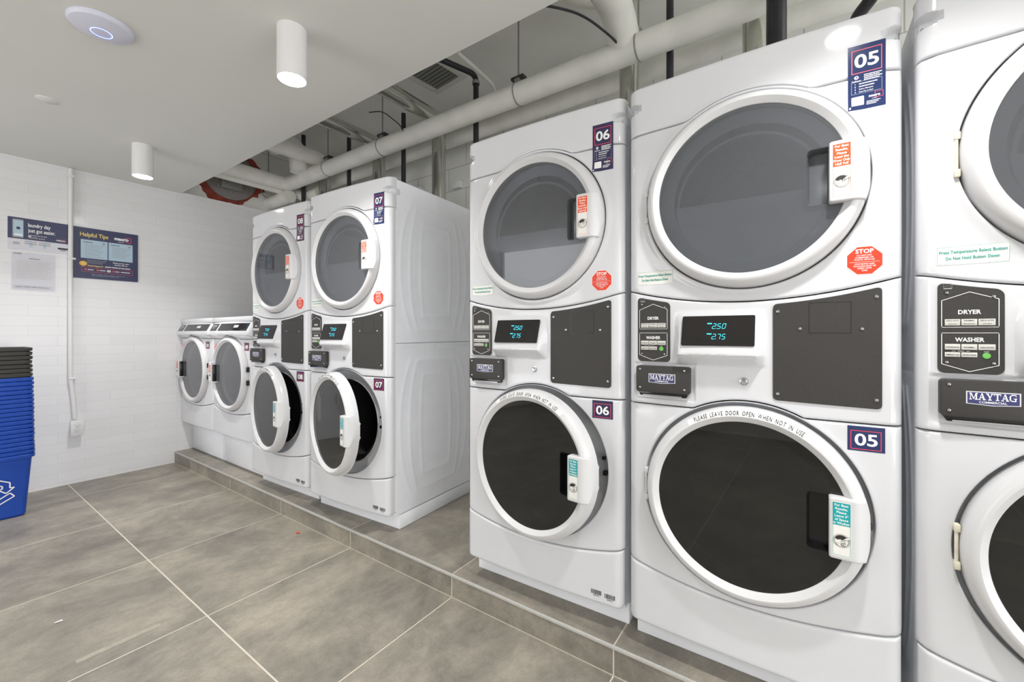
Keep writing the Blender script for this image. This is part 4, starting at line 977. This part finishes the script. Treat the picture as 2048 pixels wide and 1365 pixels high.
# second pipe beside the first in the corner
tag(obj('lagged_pipe', MB().tube([(a0.x-.10, -.3, zA-.03), (a0.x-.10, YA+.10, zA-.03), (a0.x+.02, YA+.16, zA-.09), (a0.x+.3, YA+.16, zA-.09)], .05, 'pipe', 20, bend=.08)), 'white pipe beside the corner elbow running towards the ceiling edge', 'pipe')
q = at_y(545, 405, .75); tag(obj('lagged_pipe', MB().tube([(XL-.04, q.y, q.z), (q.x+.35, q.y, q.z)], .062, 'pipe', 20)), 'short low white pipe coming out of the wall beside the red patch', 'pipe')
q = at_y(600, 345, .62); tag(obj('lagged_pipe', MB().tube([(q.x-.35, .55, q.z+.30), (q.x-.06, .62, q.z+.28), (q.x-.05, .64, q.z+.02)], .075, 'pipe', 20, bend=.12)), 'bulky white elbow pipe above the corner, dropping onto the front pipe', 'pipe')
q = at_z(590, 308, 2.72); q2 = at_z(633, 326, 2.72)
tag(obj('lagged_pipe', MB().tube([(q2.x, -.3, 2.76), (q2.x, q2.y+.02, 2.76), (q2.x+.0, q2.y+.06, 2.68)], .07, 'pipe', 20, bend=.03)), 'white pipe end poking out between the corner elbow and the first hanger', 'pipe')
q = at_y(1258, 88, YA); tag(obj('lagged_pipe', MB().tube([(q.x-.02, -.3, zA+.16), (q.x-.02, YA-.13, zA+.16), (q.x-.02, YA-.01, zA+.045)], .080, 'pipe', 24, bend=.10)), 'thick white branch pipe joining the front pipe above stack 06', 'pipe')
q = at_y(1155, 20, .7); tag(obj('lagged_pipe', MB().tube([(q.x-.35, -.1, ZU-.10), (q.x+.05, .75, ZU-.09), (q.x+.6, .9, ZU-.09)], .07, 'pipe', 20, bend=.15)), 'pale pipe tight against the upper ceiling above stack 06', 'pipe')
# metal dryer ducts
YD_ = .89
for px, top, lb, horiz in ((1510, None, 'galvanised dryer duct rising behind stack 05', 0), (1258, None, 'galvanised dryer duct rising behind stack 06', 0), (878, 250, 'galvanised dryer duct rising behind stack 07 and bending forward', 1),
                    (758, 292, 'galvanised dryer duct rising behind stack 08 and bending forward', 1), (650, 340, 'galvanised dryer duct rising behind the dryer numbered 09', 0), (603, 360, 'galvanised dryer duct rising behind the dryer numbered 10', 0)):
    q = at_y(px, 400, YD_); z1 = zA+.12
    pts = [(q.x, YD_, ZP), (q.x, YD_, z1-.04)]
    if horiz: pts = [(q.x, YD_, ZP), (q.x, YD_, z1+.03), (q.x-.03, -.4, z1+.06)]
    tag(obj('dryer_duct', MB().tube(pts, .053, 'duct', 24, bend=.10)), lb, 'duct', 'vertical dryer ducts behind the machines')
# black iron risers
for px, lb in ((611, 'black iron riser behind the dryer numbered 09'), (702, 'black iron riser rising behind stack 08'), (811, 'black iron riser rising behind stack 07'), (1342, 'black iron riser rising behind stack 05')):
    q = at_y(px, 200, .84); tag(obj('iron_riser', MB().tube([(q.x, .82, ZP), (q.x, .82, {702: at_y(702, 272, .82).z, 811: at_y(811, 226, .82).z}.get(px, ZU))], .018 if px != 611 else .02, 'iron', 14)), lb, 'pipe', 'thin black risers')
q = at_y(952, 150, .82); e = at_z(897, 113, q.z+.03)
tag(obj('iron_riser', MB().tube([(q.x, .82, ZP), (q.x, .82, q.z), (e.x-.25, e.y-.5, q.z+.05)], .019, 'iron', 14, bend=.05).lathe((q.x, .82, q.z-.055), [(.025, -.012), (.027, 0), (.025, .012)], 'rod', 'z', 16)), 'black iron riser with an elbow beside stack 06, bending forward at the top', 'pipe')
q = at_y(1553, 60, .60); tag(obj('drain_pipe', MB().tube([(q.x, .73, ZP), (q.x, .73, 1.99), (q.x, .60, 2.1), (q.x, .60, ZU)], .036, 'iron', 20).lathe((q.x, .60, 0), [(.040, 2.72), (.044, 2.74), (.044, 2.80), (.038, 2.82)], 'mesh', 'z', 20)), 'fat black plastic pipe in front of the white pipes above stack 05', 'pipe')
qa, qb = at_y(1712, 36, .45), at_y(1745, -6, .35); tag(obj('drain_pipe', MB().tube([(qa.x, .78, ZP), (qa.x, .78, qa.z-.02), qa, qb, (qb.x+.06, qb.y-.06, qb.z+.06), (qb.x+.07, qb.y-.07, ZU)], .020, 'iron', 16, bend=.04)), 'slanting black pipe above the top of stack 05', 'pipe')
# hangers
for px, py, lb in ((1277, 70, 'pale clevis hanger on the front pipe above stack 06'), (1037, 178, 'thin hanger rod on the front pipe between stacks 06 and 07'), (765, 270, 'thin hanger rod on the front pipe above stack 08'), (656, 312, 'thin hanger rod on the front pipe left of the rod above stack 08'), (537, 345, 'pale clevis hanger in the corner near the red patch')):
    q = at_y(px, py, YA); x = q.x; t = empty('pipe_hanger', (x, YA, zA), 0, lb, 'pipe hanger', 'pipe hangers')
    obj('rod', MB().tube([(0, 0, .06), (0, 0, ZU-zA)], .005, 'rod', 8), t)
    obj('clamp', MB().box(-.018, .018, -.022, .022, .062, .090, 'rod', .003).tube([(0, .066*math.cos(a), .066*math.sin(a)) for a in [2*PI*i/24 for i in range(25)]], .004, 'rod', 6), t)
    if px not in (1277, 537): obj('anchor', MB().box(-.045, .045, -.02, .025, .088, .106, 'vent', .002), t, label='dark steel anchor')
# ceiling vent
q = at_z(868, 148, ZU); t = empty('ceiling_vent', (q.x, q.y, ZU), R(-6), 'square louvred vent in the upper ceiling', 'vent')
obj('vent_frame', MB().box(-.18, .18, -.18, -.13, -.012, 0, 'plaster', .003).box(-.18, .18, .13, .18, -.012, 0, 'plaster', .003).box(-.18, -.13, -.13, .13, -.012, 0, 'plaster', .003).box(.13, .18, -.13, .13, -.012, 0, 'plaster', .003), t)
obj('vent_backing', MB().box(-.131, .131, -.131, .131, -.002, 0, 'vent'), t)
for i in range(8):
    y = -.115+i*.033; obj('slat', MB().add([(-.13, y, -.003), (.13, y, -.003), (.13, y+.016, -.012), (-.13, y+.016, -.012)], [(0, 1, 2, 3)], 'rod'), t)
# red primer patch with a capped round opening in the upper left wall
XU = XL-.045
pc = at_x(460, 352, XU)
rn = random.Random(2); pts = []
for i in range(60):
    a = 2*PI*i/60; rr_ = .30+rn.uniform(-.02, .02)+.03*math.sin(3*a+1)
    pts.append((pc.y+rr_*math.cos(a)*1.0, max(pc.z+rr_*math.sin(a), ZC+.018+rn.uniform(0, .012))))
tag(obj('primer_patch', MB().add([(XU+.004, a, b) for a, b in pts]+[(XU-.001, a, b) for a, b in pts], [tuple(range(60))]+[(i, (i+1) % 60, 60+(i+1) % 60, 60+i) for i in range(60)], 'rust')), 'ragged rust red patch of primer high on the left wall', 'paint patch')
tag(obj('round_duct_opening', MB().lathe((XU, pc.y, pc.z), [(.235, .004), (.235, .02), (.20, .03), (0, .03)], 'mesh', 'x', 48).box(XU+.03, XU+.05, pc.y-.09, pc.y+.09, pc.z-.14, pc.z+.02, 'rod', .004)), 'grey round meshed duct end inside the red patch', 'duct')
# ------------------------------------------------------------------ folding counter opposite the machines (seen only as a reflection)
# floor marks
p1 = at_z(152, 1325, 0); p2 = at_z(320, 1250, 0); dv = (p2-p1).normalized(); nn = Vector((-dv.y, dv.x, 0))*.013
tag(obj('tape_residue', MB().add([p1-nn+Vector((0, 0, .0006)), p2-nn+Vector((0, 0, .0006)), p2+nn+Vector((0, 0, .0006)), p1+nn+Vector((0, 0, .0006))], [(0, 1, 2, 3)], 'residue' if 'residue' in M else 'tape')), 'pale strip of old tape on the floor tiles', 'tape')
for i, (px, py) in enumerate(((595, 1067), (598, 1069))): pass
q = at_z(596, 1067, 0); tag(obj('scrap', MB().add([q+Vector((-.014, -.006, .002)), q+Vector((.004, -.010, .004)), q+Vector((.016, .004, .002)), q+Vector((0, .009, .005))], [(0, 1, 2, 3)], 'stopred')), 'tiny red scrap on the floor in front of stack 07', 'litter')
q = at_z(117, 1245, 0); tag(obj('scrap', MB().add([q+Vector((-.004, -.012, .002)), q+Vector((.004, -.010, .003)), q+Vector((.005, .012, .002)), q+Vector((-.003, .010, .004))], [(0, 1, 2, 3)], 'white')), 'tiny white scrap on the floor near the tape strip', 'litter')

# ------------------------------------------------------------------ loose cables and boxes in the open ceiling
def cable(pix, Y, r, lb, k='iron'):
    P = [at_y(px, py, y) for (px, py), y in zip(pix, Y)]; tag(obj('cable', MB().tube(P, r, k, 8, bend=.12)), lb, 'cable')
cable([(1040, 5), (1100, 12), (1165, 28), (1225, 75), (1245, 100)], [.2, .3, .45, .6, .72], .006, 'black cable looping over the white branch pipe above stack 06')
cable([(915, 105), (955, 140), (988, 172), (990, 190)], [.5, .75, 1.0, 1.1], .012, 'thin pale conduit bending down beside the black elbow riser', 'pipe')
cable([(738, 225), (765, 222), (800, 250), (806, 262)], [.5, .55, .6, .66], .0035, 'thin black wire dangling above stack 08')
for px, py, w_, h_, lb in ((918, 372, .05, .03, 'small white wall box high behind stack 07, on the right'), (838, 385, .06, .035, 'small white wall box just above the top of stack 07')):
    q = at_y(px, py, YB); tag(obj('junction_box', MB().box(q.x-w_, q.x+w_, YB-.05, YB, q.z-h_, q.z+h_, 'conduit', .004)), lb, 'electrical box')
